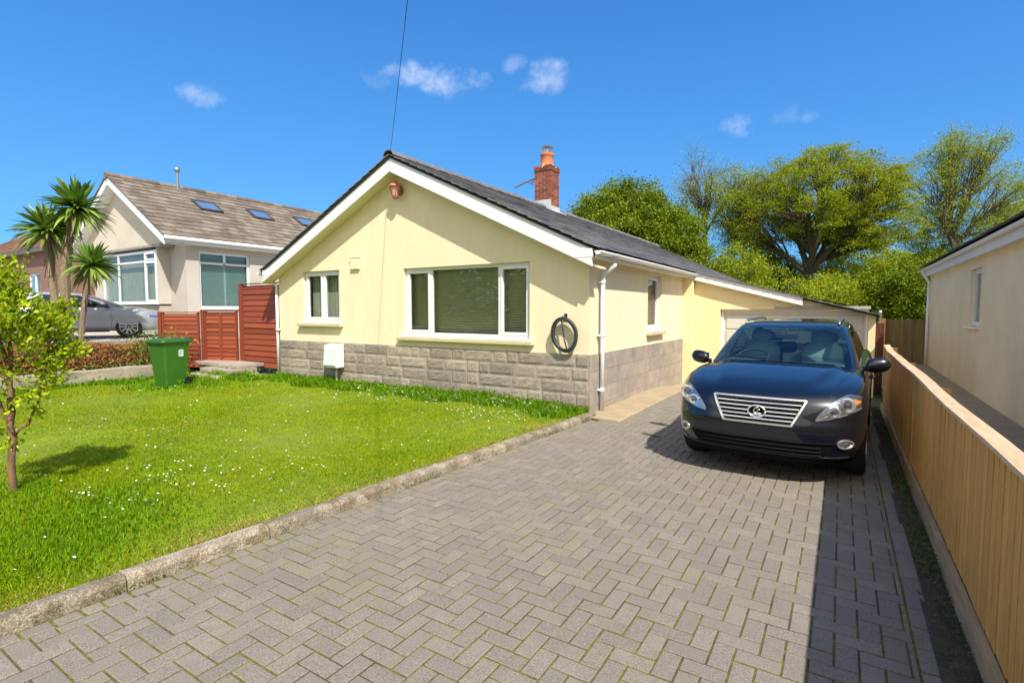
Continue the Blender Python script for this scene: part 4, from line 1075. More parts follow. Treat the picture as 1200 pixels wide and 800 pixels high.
    # skylights
    for (ya, yb, va, vb) in ((11.0, 11.9, .56, .74), (13.25, 14.15, .56, .74), (15.55, 16.5, .56, .74)):
        f = MB(); V = Vector((-1, 0, s)).normalized(); W = Vector((s, 0, 1)).normalized(); O = Vector((EX, 0, EZn))
        q = lambda y, v, w: O+Vector((0, y, 0))+V*(v*L)+W*w
        def bar(y0, y1, v0, v1): f.hexa([q(y0, v0, -.02), q(y1, v0, -.02), q(y1, v1, -.02), q(y0, v1, -.02), q(y0, v0, .075), q(y1, v0, .075), q(y1, v1, .075), q(y0, v1, .075)])
        e = .08
        bar(ya, yb, va, va+.018); bar(ya, yb, vb-.018, vb); bar(ya, ya+e, va+.018, vb-.018); bar(yb-e, yb, va+.018, vb-.018)
        sk = f.build('skylight', M('dark skylight frame', (.06, .055, .05), .5), rf, bevel=.006)
        g = MB(); g.add([q(ya+e, va+.018, .055), q(yb-e, va+.018, .055), q(yb-e, vb-.018, .055), q(ya+e, vb-.018, .055)], [(0, 1, 2, 3)]); g.build('pane', M('skylight glass', (.10, .17, .30), .06, .05, 2, spec=1.0), sk)
    # flue on the ridge
    m = MB(); m.tube([(Xc+.1, 11.0, RZn-.1), (Xc+.1, 11.0, RZn+.62)], .055, 10); m.lathe((Xc+.1, 11.0, RZn+.60), [(.06, 0), (.10, .03), (.115, .10), (.10, .17), (.04, .2)], 14); m.build('flue', ALU, rf)
    # brick footing at the corner
    m = MB(); m.box(Xr-1.2, Xr+.03, Y0-.04, Y0-.002, gz0, gz0+.32); m.build('brick_footing', M('red footing', (.35, .09, .05), .9, .3, 14), B)
grey_bungalow()
def brown_house():
    t = empty('brown_roofed_house', (-36, 9.5, .83), 'distant brick house with rusty brown tiled roof behind the cordyline', 'house')
    x0, x1, y0, y1, ez, rz_ = -46, -31.3, 9.2, 16.5, 4.75, 6.95
    m = MB(); wall(m, mapY(y0), x0, x1, .8, lambda x: ez, [(-34.6, -32.9, 2.0, 3.5)]); wall(m, mapX(x1), y0, y1, .8, lambda y: ez+(rz_-ez)*(1-abs(y-(y0+y1)/2)/((y1-y0)/2)), [], [(y0+y1)/2])
    m.build('wall', BRWALL, t)
    window(t, mapY(y0), -34.6, -32.9, 2.0, 3.5, [(1, True), (1, False)], CURT, vertical=True)
    r = MB(); V = Vector((0, (y1-y0)/2, rz_-ez)); L = V.length+.35; V.normalize(); n = 14
    tiles(r, (x0, y0-.3, ez-.15), (1, 0, 0), V, 46, n, .325, L/n, .03, lift=.03)
    tiles(r, (x0, y1+.3, ez-.15), (1, 0, 0), Vector((0, -V.y, V.z)), 46, n, .325, L/n, .03, lift=.03)
    rf = r.build('roof', TILE_RED, t)
    m = MB(); m.tube([(x0, (y0+y1)/2, rz_+.03), (x1+.3, (y0+y1)/2, rz_+.03)], .14, 8); m.build('ridge_tiles', TILE_RED, rf)
    m = MB(); m.box(x0, x1+.2, y0-.32, y0-.28, ez-.32, ez-.12); m.build('fascia', M('dark fascia', (.12, .11, .10), .6), t)
    m = MB(); m.box(-40, -39.2, 12.4, 13.2, 6, 7.7); m.build('chimney', BRWALL, rf)
brown_house()
def beige_house():
    X = 2.28; t = empty('beige_house', (X, 9, 0), 'beige rendered house with dark tiled roof beyond the timber fence', 'house')
    w = (13.55, 14.6, 1.355, 2.54)
    m = MB(); wall(m, mapX(X, 1), -6, 20.6, -.3, lambda y: 2.94, [w]); wall(m, mapY(20.6, -1), X, 9, -.3, lambda x: 2.94+min(x-X, 9-x)*.45, [], [5.3]); wall(m, mapY(-6), X, 9, -.3, lambda x: 2.94+min(x-X, 9-x)*.45, [], [5.3])
    m.build('wall', TAN, t)
    window(t, mapX(X, 1), *w, [(1, True)], CURT, vertical=True, sill=.08, fr=.05)
    r = MB(); nu = 62; V = Vector((1, 0, .45)); L = 4.1*math.hypot(1, .45); n = 14
    tiles(r, (X-.22, -6.3, 2.98), (0, 1, 0), V, 91, n, .30, L/n, .035, lift=.03, jit=.004)
    rf = r.build('roof', DKTILE, t)
    m = MB(); m.hexa([(X-.19, -6.3, 2.94), (5.3, -6.3, 4.42), (5.3, 20.9, 4.42), (X-.19, 20.9, 2.94), (X-.19, -6.3, 2.98), (5.3, -6.3, 4.46), (5.3, 20.9, 4.46), (X-.19, 20.9, 2.98)])
    m.hexa([(9.2, -6.3, 2.94), (5.3, -6.3, 4.42), (5.3, 20.9, 4.42), (9.2, 20.9, 2.94), (9.2, -6.3, 2.94), (5.3, -6.3, 4.50), (5.3, 20.9, 4.50), (9.2, 20.9, 2.94)])
    m.build('roof_deck', DARK, rf)
    m = MB(); m.box(X-.16, X-.135, -6.2, 20.8, 2.72, 2.94); m.build('fascia', WHITE2, t)
    m = MB(); m.box(X-.13, X-.003, -6.2, 20.6, 2.75, 2.77); m.build('soffit', WHITE2, t)
    g = MB(); n = 8; prof = [(X-.225-.055*math.cos(math.pi*j/n), 2.92-.055*math.sin(math.pi*j/n)) for j in range(n+1)]+[(X-.225-.05*math.cos(math.pi*j/n), 2.92-.05*math.sin(math.pi*j/n)) for j in range(n, -1, -1)]
    g.grid([[(x, -6.3, z) for x, z in prof+prof[:1]], [(x, 20.85, z) for x, z in prof+prof[:1]]]); g.add([(x, 20.85, z) for x, z in prof[:n+1]], [tuple(range(n+1))])
    g.build('gutter', WHITE, t, smooth=True)
    d = MB(); d.tube([(X-.22, 20.3, 2.88), (X-.22, 20.3, 2.80), (X-.07, 20.3, 2.55), (X-.07, 20.3, 2.48)], .036, 10); d.tube([(X-.07, 20.3, 2.5), (X-.07, 20.3, -.2)], .034, 12); d.build('downpipe', WHITE, t, smooth=True)
    # passage ground between fence and house
    m = MB(); m.box(.80, X-.002, -6, 20.7, -.28, -.006); tag(m.build('side_passage', PATHC), kind='structure')
beige_house()

# ------------------------------------------------------------------ trees and plants
def bez(a, b, c, n):
    return [a.lerp(b, i/n).lerp(b.lerp(c, i/n), i/n) for i in range(n+1)]
def in_env(P, blobs):
    k = np.zeros(len(P), bool)
    for (cx, cy, cz, rx, ry, rz_) in blobs:
        k |= ((P[:, 0]-cx)/rx)**2+((P[:, 1]-cy)/ry)**2+((P[:, 2]-cz)/rz_)**2 < 1
    return k
def tree(name, base, fork, blobs, label, group, bark, leafmat, r0=.4, clumps=150, per=200, csize=.7, leaf=.16, limbs=6, flat=.7, shell=.55, bend=.3, seed=1, twigs=3, cat='tree', low=None, shape=None):
    """tapered trunk with limbs bent into an uneven crown: blobs are ellipsoids in world metres"""
    global RNG
    RNG = np.random.default_rng(seed); rr = random.Random(seed)
    base = Vector(base); fork = Vector(fork)
    t = empty(name, tuple(base), label, cat, group)
    # clump centres inside the crown, biased to the shell
    C = []
    vol = [b[3]*b[4]*b[5] for b in blobs]
    while len(C) < clumps:
        b = rr.choices(blobs, vol)[0]
        d = unit(RNG.normal(size=3)); r = rr.uniform(shell, 1.0)
        p = np.array(b[:3])+d*np.array(b[3:])*r
        if low is not None and p[2] < low: continue
        C.append(p)
    C = np.array(C)
    # limbs: k-means
    K = C[RNG.choice(len(C), limbs, replace=False)]
    for _ in range(8):
        a = np.argmin(((C[:, None]-K[None])**2).sum(-1), 1)
        K = np.array([C[a == i].mean(0) if (a == i).any() else K[i] for i in range(limbs)])
    tr = MB()
    tp = bez(base, base.lerp(fork, .5)+Vector((rr.uniform(-bend, bend), rr.uniform(-bend, bend), 0))*.6, fork, 6)
    tr.tube([tp[0]-Vector((0, 0, .3))]+tp, [r0*1.35, r0*1.2]+[r0*(1-.38*i/6) for i in range(1, 7)], 10)
    tips = []
    for i in range(limbs):
        k = Vector(K[i]); mid = fork.lerp(k, .45)+Vector((rr.uniform(-1, 1)*bend*2, rr.uniform(-1, 1)*bend*2, (k-fork).length*.12))
        n_ = max(1, int((a == i).sum())); lr = r0*.46*min(1, (n_/clumps*limbs)**.4)
        lp = bez(fork-Vector((0, 0, r0*.3)), mid, k, 7); lr_ = [lr*(1-.72*j/7) for j in range(8)]
        lp = [p+Vector((rr.uniform(-1, 1), rr.uniform(-1, 1), rr.uniform(-1, 1)))*.12*bend if 0 < j < 7 else p for j, p in enumerate(lp)]
        tr.tube(lp, lr_, 7)
        for c in C[a == i]:
            c = Vector(c); j = rr.choice([2, 3, 4, 5, 5, 6, 6]); s = lp[j]; r1 = min(lr_[j]*.5, .10*r0/.4)
            m2 = s.lerp(c, .5)+Vector((rr.uniform(-.4, .4), rr.uniform(-.4, .4), rr.uniform(0, .5)))*bend*1.5
            bp = bez(s, m2, c, 4); tr.tube(bp, [r1*(1-.8*q/4)+.006 for q in range(5)], 5, cap=False)
            for w in range(twigs):
                q = bp[rr.choice([2, 3, 4])]; e = c+Vector((rr.gauss(0, 1), rr.gauss(0, 1), rr.gauss(.2, .8)))*csize*.8
                tr.tube([q, q.lerp(e, .5)+Vector((0, 0, .1)), e], [.022*r0/.4, .014*r0/.4, .006], 4, cap=False); tips.append(e)
    tr.build('trunk', bark, t)
    Cn = np.concatenate([C]+([np.array(tips)] if tips else []), 0)
    w = RNG.uniform(.4, 1.6, len(Cn)); w = w/w.sum(); idx = RNG.choice(len(Cn), clumps*per, p=w)
    P = Cn[idx]+RNG.normal(size=(len(idx), 3))*np.array([csize, csize, csize*flat])*RNG.uniform(.3, .75, (len(idx), 1))
    if shape is not None: P = P[shape(P)]
    V, F, A = quad_leaf_arrays(P, leaf)
    # leaves of one clump share much of their tint
    ct = RNG.random(len(Cn)); A = np.repeat(np.clip(.6*ct[idx][:len(P)]+.4*RNG.random(len(P)), 0, 1), 4) if shape is None else A
    np_mesh('crown', V, F, A, leafmat, t)
    return t
def at(px, D, y=None, z=None):
    """world x,y along the photo column px at depth D (scene scouting helper)"""
    d = fw+Vector((math.cos(YAW), math.sin(YAW), 0))*((px-600)/610.)
    return (d.x*D, d.y*D)
def zat(py, D): return H_CAM-(py-363)/610.*D
GRP = 'trees behind the bungalow'
def trees():
    # dense evergreen beside the chimney
    D = 33
    x, y = at(735, D)
    blobs = [(x, y, 4.8, 4.3, 4.0, 4.3), (x-.6, y-.3, 6.7, 3.0, 2.9, 2.75), (x-2.8, y, 5.7, 1.9, 2.2, 2.8), (x+2.2, y, 5.4, 2.4, 2.4, 2.9), (x+3.3, y+.5, 4.3, 1.7, 2, 2.6), (x+.8, y-1, 7.0, 2.1, 2, 2.2)]
    tree('evergreen_tree', (x, y, -.2), (x, y, 2.8), blobs, 'dense dark green evergreen tree rising behind the brick chimney', GRP, BARKG, LF_DENSE, .45, 480, 420, .55, .115, 7, .65, .72, .2, 3, 1)
    # tall bare tree
    D = 38; x, y = at(822, D)
    tree('slender_tree', (x, y, -.2), (x+.1, y, 7.2), [(x, y, 10.7, 2.4, 2.3, 2.7), (x-.9, y, 9.2, 1.7, 1.6, 2.1), (x+1.3, y, 9.4, 1.5, 1.6, 2.1)], 'tall thin tree with nearly bare crown right of the dense evergreen', GRP, BARKG, LF_PALE, .23, 120, 60, .5, .075, 7, .7, .3, .35, 5, 5)
    # leaning tree between the slender and the broad one
    D = 36; x, y = at(882, D); x2, y2 = at(868, D)
    tree('leaning_tree', (x+.3, y, -.2), (x2, y2, 5.4), [(x2-.4, y2, 9.2, 2.5, 2.3, 2.3), (x2-1.0, y2, 7.0, 1.8, 1.8, 1.8), (x2+1.2, y2, 8.4, 1.6, 1.6, 2.4)], 'thin leaning tree with sparse pale leaves left of the broad oak', GRP, BARKG, LF_PALE, .22, 150, 120, .5, .09, 6, .6, .35, .5, 8, 4)
    # broad olive-gold oak
    D = 34; x, y = at(946, D)
    blobs = [(x+.1, y, 8.7, 4.9, 4.4, 2.9), (x-2.9, y, 8.0, 2.5, 2.6, 2.4), (x+3.3, y, 7.8, 2.5, 2.6, 2.7), (x+3.9, y, 5.9, 1.8, 1.9, 2.1), (x-3.9, y, 6.6, 1.5, 1.6, 1.4), (x+1.0, y-.6, 9.7, 2.7, 2.6, 1.8), (x+2.4, y, 5.2, 1.6, 1.7, 1.5)]
    tree('oak_tree', (x+.25, y, -.2), (x-.05, y, 4.1), blobs, 'broad spreading tree with thick dark trunk and olive gold crown', GRP, M('dark oak bark', (.085, .068, .045), .95, .25, 6, .9, 12, stretch=(1, 1, .3)), LF_OAK, .46, 430, 290, .44, .09, 8, .45, .72, .5, 12, 3, low=5.3)
    # tall sparse tree on the right
    D = 39; x, y = at(1115, D)
    blobs = [(x, y, 11.6, 3.7, 3.2, 3.3), (x-1.2, y, 8.6, 2.9, 2.4, 2.6), (x+2.4, y, 9.0, 2.7, 2.4, 2.9), (x+.4, y, 13.2, 2.5, 2.2, 1.9)]
    tree('tall_sparse_tree', (x, y, -.2), (x-.1, y, 6.2), blobs, 'tall open tree with sparse leaves above the beige house roof', GRP, BARKG, LF_PALE, .27, 280, 150, .52, .09, 7, .6, .35, .4, 21, 4)
    D = 43; x, y = at(1200, D)
    tree('edge_tree', (x, y, -.2), (x, y, 4), [(x, y, 8.5, 3.4, 3, 3.2), (x-1.9, y, 7, 2.2, 2, 2.4)], 'hazy pale green tree at the far right behind the beige roof', GRP, BARKG, LF_PALE, .25, 130, 110, .6, .17, 6, .6, .5, .4, 31, 3)
    # middle-height trees and bushes closing the garden
    for i, (px, D, h, w, mat, lab) in enumerate([
        (858, 31, 5.4, 2.3, LF_MID, 'fresh green bushy tree below the slender bare tree'),
        (905, 38, 6.8, 2.5, LF_MID, 'green tree filling the gap left of the dark oak trunk'),
        (1000, 37, 7.2, 2.9, LF_PALE, 'pale green tree under the right side of the oak crown'),
        (1040, 30, 4.6, 1.9, LF_MID, 'bright green bush above the red gate'),
        (1068, 28, 4.4, 1.5, LF_DENSE, 'dark green bush beside the corner of the beige house'),
        (968, 31, 4.0, 2.0, LF_PALE, 'light green shrub in front of the oak trunk'),
        (1085, 41, 8.6, 2.8, LF_MID, 'mid green tree between oak and tall open tree'),
        (1145, 42, 8.2, 3.0, LF_PALE, 'pale tree filling below the tall open tree'),
        (790, 42, 6.2, 2.6, LF_MID, 'green tree glimpsed beside the dense evergreen')]):
        x, y = at(px, D)
        tree('garden_tree', (x, y, -.2), (x, y, h*.22), [(x, y, h*.52, w, w, h*.48), (x+w*.4, y, h*.4, w*.75, w*.8, h*.36), (x-w*.45, y, h*.46, w*.7, w*.7, h*.36)], lab, GRP, BARKG, mat, .16, 200, 300, .42, .10, 5, .7, .5, .3, 40+i, 2)
trees()

def lime_shrub():
    bx_, by_ = -6.135, 1.45
    t = empty('lime_shrub', (bx_, by_, LZ), 'young lime green shrub with bare forked stem on the lawn', 'shrub')
    base = Vector((bx_, by_, LZ)); rt = Vector((math.cos(YAW), math.sin(YAW), 0)); up = Vector((0, 0, 1)); dp = Vector((-rt.y, rt.x, 0))
    D0 = 4.5
    def w(px, py, dd=0.): 
        return base+rt*((px-14)*D0/610.)+up*(-(py-580)*D0/610.)+dp*dd
    rr = random.Random(4); m = MB(); tips = []
    def limb(pts, r0, r1, spawn):
        k = len(pts); q = [Vector(p) for p in pts]
        fine = []
        for i in range(k-1):
            for s in range(4): fine.append(q[i].lerp(q[i+1], s/4)+Vector((rr.gauss(0, 1), rr.gauss(0, 1), 0))*.006)
        fine.append(q[-1]); n = len(fine)
        m.tube(fine, [r0+(r1-r0)*i/(n-1) for i in range(n)], 8)
        for _ in range(spawn):
            i = rr.randint(int(n*.48), n-1); p = fine[i]
            e = p+Vector((rr.gauss(0, 1), rr.gauss(0, 1), rr.gauss(.45, .6))).normalized()*rr.uniform(.06, .19)
            m.tube([p, p.lerp(e, .5)+Vector((0, 0, .015)), e], [.006, .004, .0025], 5); tips.append(e); tips.append(p.lerp(e, .6))
            for _ in range(2):
                e2 = e+Vector((rr.gauss(0, 1), rr.gauss(0, 1), rr.gauss(.3, .6))).normalized()*rr.uniform(.05, .14); m.tube([p.lerp(e, .7), e2], [.003, .002], 4); tips.append(e2)
    limb([w(14, 585), w(15, 545), w(17, 500), w(19, 460), w(18, 420)], .030, .021, 0)
    limb([w(18, 425), w(10, 395), w(4, 365, .05), w(-2, 338, .1)], .018, .006, 26)
    limb([w(19, 430), w(26, 390, -.05), w(24, 355, -.05), w(20, 326, 0)], .018, .006, 34)
    limb([w(17, 500), w(12, 455, -.08), w(2, 415, -.12), (w(-14, 380, -.15))], .014, .006, 24)
    limb([w(20, 508), w(36, 492, .02), w(47, 465, .03), w(52, 442, .05), w(60, 420, .06), w(64, 400, .1)], .013, .006, 24)
    limb([w(19, 440), w(34, 405, .12), w(38, 380, .15), w(44, 362, .18)], .013, .005, 26)
    limb([w(20, 478), w(30, 470, -.1), w(42, 460, -.14), w(46, 440, -.2)], .008, .004, 5)
    limb([w(60, 420, .06), w(68, 404, 0), w(74, 380, -.05)], .008, .004, 10)
    limb([w(14, 400), w(5, 380, -.2), w(8, 350, -.2), w(10, 332, -.2)], .010, .004, 18)
    limb([w(30, 400), w(40, 390, -.15), w(48, 374, -.2)], .009, .004, 14)
    m.build('trunk', M('pinkish shrub bark', (.21, .115, .065), .9, .3, 18, .8, 60, stretch=(1, 1, .35)), t, smooth=True)
    T = np.array([tuple(p) for p in tips]); axis = np.array(base)
    idx = RNG.choice(len(T), 7800); P = T[idx]+RNG.normal(size=(7800, 3))*.034
    # low sprigs on the stem
    low = np.concatenate([np.array(tuple(w(48, 478)))+RNG.normal(size=(46, 3))*.03, np.array(tuple(w(13, 515)))+RNG.normal(size=(80, 3))*.045, np.array(tuple(w(4, 498)))+RNG.normal(size=(30, 3))*.03], 0)
    P = np.concatenate([P, low], 0)
    out = unit(P-np.array(tuple(w(20, 420))))+np.array([0, 0, .5])
    V, F, A = leaf_arrays(P, .041, unit(out), .45, .5, .5, .2)
    np_mesh('foliage', V, F, A, LIME, t)
lime_shrub()

def palm_head(mbv, c, R0, seed, n=150, up=.15):
    """rosette of sword leaves; appends to lists"""
    rr = random.Random(seed); V, F, A = mbv
    for k in range(n):
        el = math.asin(max(-1, min(1, rr.uniform(-.80, 1.0)))); az = rr.uniform(0, 2*math.pi)
        d = Vector((math.cos(el)*math.cos(az), math.cos(el)*math.sin(az), math.sin(el)+up)).normalized()
        L = R0*rr.uniform(.78, 1.08); wd = R0*rr.uniform(.038, .055); s = d.cross(Vector((rr.gauss(0, .3), rr.gauss(0, .3), 1))).normalized(); nn = s.cross(d)
        droop = rr.uniform(.05, .35)*(1.0 if el < .6 else .35); a = rr.random()*.75 if el > -.25 else .75+.25*rr.random(); b = len(V); seg = 6
        for i in range(seg+1):
            q = i/seg; p = Vector(c)+d*(L*(.04+.96*q))-Vector((0, 0, 1))*droop*L*q*q*q
            w = wd*(.55+.6*math.sin(math.pi*min(1, q*.75+.12)))*(1-q**5)
            V += [tuple(p-s*w+nn*w*.25), tuple(p-nn*w*.1), tuple(p+s*w+nn*w*.25)]; A += [a]*3
        for i in range(seg):
            for j in range(2): F.append((b+i*3+j, b+i*3+j+1, b+(i+1)*3+j+1, b+(i+1)*3+j))
def cordylines():
    D = 13.6
    def w(px, py, D=D):
        x, y = at(px, D); return Vector((x, y, zat(py, D)))
    t = empty('cordyline_palm', tuple(w(80, 430)), 'tall twin headed cordyline palm with two ragged trunks in front of the grey bungalow', 'palm', 'cordyline palms by the raised drive')
    m = MB()
    for pts, r in (([w(82, 432), w(80, 380), w(79, 330), w(86, 285), w(97, 250)], .13), ([w(78, 432), w(70, 390), w(67, 350), w(64, 310), w(62, 275)], .10)):
        q = []
        for i in range(len(pts)-1):
            for s in range(5): q.append(pts[i].lerp(pts[i+1], s/5))
        q.append(pts[-1]); m.tube(q, [r*(1-.25*i/len(q))*rnd.uniform(.9, 1.1) for i in range(len(q))], 10)
        # skirt of dead leaves under the head
        for k in range(40):
            h = q[-1-rnd.randint(0, 6)]; a = rnd.uniform(0, 6.28); o = Vector((math.cos(a), math.sin(a), 0))*r*.8
            m.bar(h+o, h+o*1.8-Vector((0, 0, rnd.uniform(.2, .42))), .03, .004)
    m.build('trunk', PALMBARK, t)
    for c, r, sd in ((w(98, 246), .88, 3), (w(63, 272), .80, 4)):
        L = ([], [], []); palm_head(L, c, r, sd, 190); np_mesh('crown', L[0], L[1], L[2], PALM, t)
    D2 = 12.9
    t = empty('cordyline_palm', tuple(w(98, 430, D2)), 'smaller single headed cordyline palm with bent stem in front of the silver car', 'palm', 'cordyline palms by the raised drive')
    m = MB(); pts = [w(93, 440, D2), w(95, 405, D2), w(98, 375, D2), w(103, 345, D2), w(112, 312, D2)]; q = []
    for i in range(4):
        for s in range(5): q.append(pts[i].lerp(pts[i+1], s/5))
    q.append(pts[-1]); m.tube(q, [.062*rnd.uniform(.9, 1.1) for _ in q], 9)
    for k in range(24):
        h = q[-1-rnd.randint(0, 5)]; a = rnd.uniform(0, 6.28); o = Vector((math.cos(a), math.sin(a), 0))*.05; m.bar(h+o, h+o*2.2-Vector((0, 0, rnd.uniform(.15, .35))), .028, .004)
    m.build('trunk', PALMBARK, t)
    L = ([], [], []); palm_head(L, w(112, 311, D2), .68, 9, 150); np_mesh('crown', L[0], L[1], L[2], PALM, t)
cordylines()

# ------------------------------------------------------------------ cars
def catmull(keys, n):
    """keys: rows of numbers; resample to n rows, smooth"""
    K = np.array(keys, float); k = len(K); out = []
    for i in range(n):
        u = i/(n-1)*(k-1); j = min(int(u), k-2); f = u-j
        p0, p1, p2, p3 = K[max(j-1, 0)], K[j], K[j+1], K[min(j+2, k-1)]
        out.append(.5*((2*p1)+(-p0+p2)*f+(2*p0-5*p1+4*p2-p3)*f*f+(-p0+3*p1-3*p2+p3)*f**3))
    return np.array(out)
def plan(w, yf, yr, Lf, Lr, nf=2.6, nr=3.2, m=28):
    """half outline from the middle of the front round to the middle of the rear: list of (x, y)"""
    pts = []
    for i in range(m+1):
        t = i/m*math.pi/2; pts.append((w*math.sin(t)**(2/nf), yf+Lf*(1-math.cos(t)**(2/nf))))
    y0, y1 = yf+Lf, yr-Lr
    for i in range(1, 31): pts.append((w, y0+(y1-y0)*i/30))
    for i in range(1, 15):
        t = i/14*math.pi/2; pts.append((w*math.cos(t)**(2/nr), yr-Lr*(1-math.sin(t)**(2/nr))))
    return pts
def car(name, loc, rz, label, paint, S):
    t = empty(name, loc, label, 'car', None, rz)
    g = lambda k, d=None: S.get(k, d)
    # ---- lower body
    rows = catmull(S['rings'], 64)
    yt = S['tail']
    V = []; nP = None
    cx = S['crease']
    for (z, w, yf, yr, kz, Lf, front) in rows:
        h = plan(w, yf, yr, Lf, .45, S.get('nf', 2.6))
        full = [(x, y) for x, y in h]+[(-x, y) for x, y in h[-2:0:-1]]
        ring = []
        for (x, y) in full:
            zz = z+kz*(S['hood']*sstep(S['nose'], S['cowl'], y)+S['belt']*sstep(S['cowl']-.2, yt, y))
            if kz > .5 and y < S['cowl']+.1:        # raised centre of the bonnet
                e = cx[0]+(cx[1]-cx[0])*max(0, min(1, (y-S['nose'])/(S['cowl']-S['nose'])))
                zz += S['bulge']*(1-sstep(e-.05, e+.02, abs(x)))*sstep(S['nose']+.02, S['nose']+.35, y)
            # body side: slight tuck and shoulder
            ring.append((x, y, zz))
        V.append(ring)
    m = MB(); m.grid(V, closed_u=True); n = len(V[0])
    # close bottom and top by ladder strips between mirrored points
    def capr(ring):
        h = len(ring)//2; vs = list(ring); fs = []
        for i in range(0, h):
            a, b = i, i+1; c, d = (len(ring)-i) % len(ring), len(ring)-i-1
            q = []
            for v in (a, b, d, c):
                if v not in q: q.append(v)
            if len(q) >= 3: fs.append(tuple(q))
        return vs, fs
    for ring in (V[0], V[-1]):
        vs, fs = capr(ring); m.add(vs, fs)
    body = m.build('body', paint, t, smooth=True, world=False)
    bm = bmesh.new(); bm.from_mesh(body.data); bmesh.ops.remove_doubles(bm, verts=bm.verts, dist=1e-4); bmesh.ops.recalc_face_normals(bm, faces=bm.faces); bm.to_mesh(body.data); bm.free()
    bvh = BVHTree.FromPolygons([v.co.copy() for v in body.data.vertices], [tuple(p.vertices) for p in body.data.polygons])
    # wheel arches
    cut = MB(); wr = S['wheel']
    for ya in S['axles']:
        for s in (-1, 1): cut.lathe((s*1.0, ya, wr), [(wr+.065, -.48), (wr+.065, .48)], 40, 'x')
    co = cut.build('cutter', paint, None, world=False)
    md = body.modifiers.new('cut', 'BOOLEAN'); md.operation = 'DIFFERENCE'; md.object = co; md.solver = 'EXACT'
    dg = bpy.context.evaluated_depsgraph_get(); dg.update()
    me = bpy.data.meshes.new_from_object(body.evaluated_get(dg)); body.modifiers.clear(); old = body.data; body.data = me; bpy.data.objects.remove(co)
    me.name = 'body'
    for p in me.polygons: p.use_smooth = True
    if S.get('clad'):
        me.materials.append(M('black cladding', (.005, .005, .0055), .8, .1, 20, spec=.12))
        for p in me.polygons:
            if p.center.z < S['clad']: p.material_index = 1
    try: me.set_sharp_from_angle(angle=R(38))
    except Exception: pass
    def hit(o, d):
        r = bvh.ray_cast(Vector(o), Vector(d)); return (r[0], r[1]) if r[0] is not None else (None, None)
    def front(x, z, off=0.):
        p, nn = hit((x, -3, z), (0, 1, 0))
        if p is None: p, nn = Vector((x, S['rings'][3][2]+.3, z)), Vector((0, -1, 0))
        if nn.y > 0: nn = -nn
        return p+nn*off
    def side(y, z, s, off=0.):
        p, nn = hit((s*3, y, z), (-s, 0, 0))
        if p is None: return Vector((s*S['rings'][3][1], y, z))
        if nn.x*s < 0: nn = -nn
        return p+nn*off
    def topz(x, y, off=0.):
        p, nn = hit((x, y, 4), (0, 0, -1))
        if nn.z < 0: nn = -nn
        return p+nn*off
    def patch(lo, hi, nu, nv, off, name, mat, fn=front, parent=t, dome=0., smooth=True, rim=True):
        """surface-hugging patch between two outline curves (u -> (x, z))"""
        mm = MB(); G = []
        for j in range(nv+1):
            row = []
            for i in range(nu+1):
                u, v = i/nu, j/nv; a, b = lo(u), hi(u)
                x, z = a[0]+(b[0]-a[0])*v, a[1]+(b[1]-a[1])*v
                e = math.sin(math.pi*min(1, max(0, u)))**.5*math.sin(math.pi*v)**.5 if dome else 0
                row.append(fn(x, z, off+dome*e))
            G.append(row)
        mm.grid(G)
        if rim:
            edge = G[0]+[r[-1] for r in G[1:]]+G[-1][::-1][1:]+[r[0] for r in G[::-1]][1:]
            ctr = sum((p for r in G for p in r), Vector((0, 0, 0)))/((nu+1)*(nv+1))
            inn = [p+Vector((0, .03, 0)) if fn is front else p*.985+ctr*.015-Vector((p.x/abs(p.x)*.015 if abs(p.x) > .1 else 0, 0, 0)) for p in edge]
            mm.grid([edge, inn])
        return mm.build(name, mat, parent, smooth=smooth, world=False)
    H = dict(front=front, side=side, topz=topz, patch=patch, t=t, bvh=bvh, body=body)
    # ---- greenhouse
    gk = S['green']            # rows: (z, w, yf, yr, Lf, front-z slope, cowl drop)
    rows = catmull(gk['rings'], 25)
    G = []
    for (z, w, yf, yr, Lf, Lr) in rows:
        hlf = plan(w, yf, yr, Lf, Lr, 2.7, 3.0)
        full = [(x, y) for x, y in hlf]+[(-x, y) for x, y in hlf[-2:0:-1]]
        G.append([(x, y, z+gk['crown']*0+gk['rise']*(sstep(yf, yr, y))) for x, y in full])
    nh = len(plan(1, 0, 4, .4, .4)); nf = len(G[0])
    iA = S['iA']              # outline index of the windscreen pillar
    hm = lambda i: min(i, nf-i)      # symmetric index
    r0_, r1_ = S['glassrows']
    parts = {'shell': [], 'windscreen': [], 'window': [[], []], 'rear': []}
    doors = S['doorspans']
    for r in range(len(G)-1):
        for i in range(nf):
            j = (i+1) % nf; a = max(hm(i), hm(j)) if i < nf/2 else max(hm(i), hm(j)); lo_ = min(hm(i), hm(j))
            key = 'shell'
            if r0_ <= r < r1_:
                if a <= iA: key = 'windscreen'
                elif any(d0 <= lo_ < d1 for d0, d1 in doors): key = 'window'
                elif lo_ >= nh-1-9: key = 'rear'
            f = (r, i, j)
            if key == 'window': parts['window'][0 if i < nf/2 else 1].append(f)
            else: parts[key].append(f)
    def emit(lst, name, mat, inset=0.):
        mm = MB(); ids = {}
        vs = []; fs = []
        for (r, i, j) in lst:
            q = []
            for (rr_, ii) in ((r, i), (r, j), (r+1, j), (r+1, i)):
                if (rr_, ii) not in ids: ids[(rr_, ii)] = len(vs); vs.append(G[rr_][ii])
                q.append(ids[(rr_, ii)])
            fs.append(tuple(q))
        mm.add(vs, fs); return mm, name, mat
    mm, _, _ = emit(parts['shell'], 0, 0)
    vs, fs = capr(G[-1]); mm.add(vs, fs)
    # crowned roof panel above the last ring
    sh = mm.build('roof', paint, t, smooth=True, world=False)
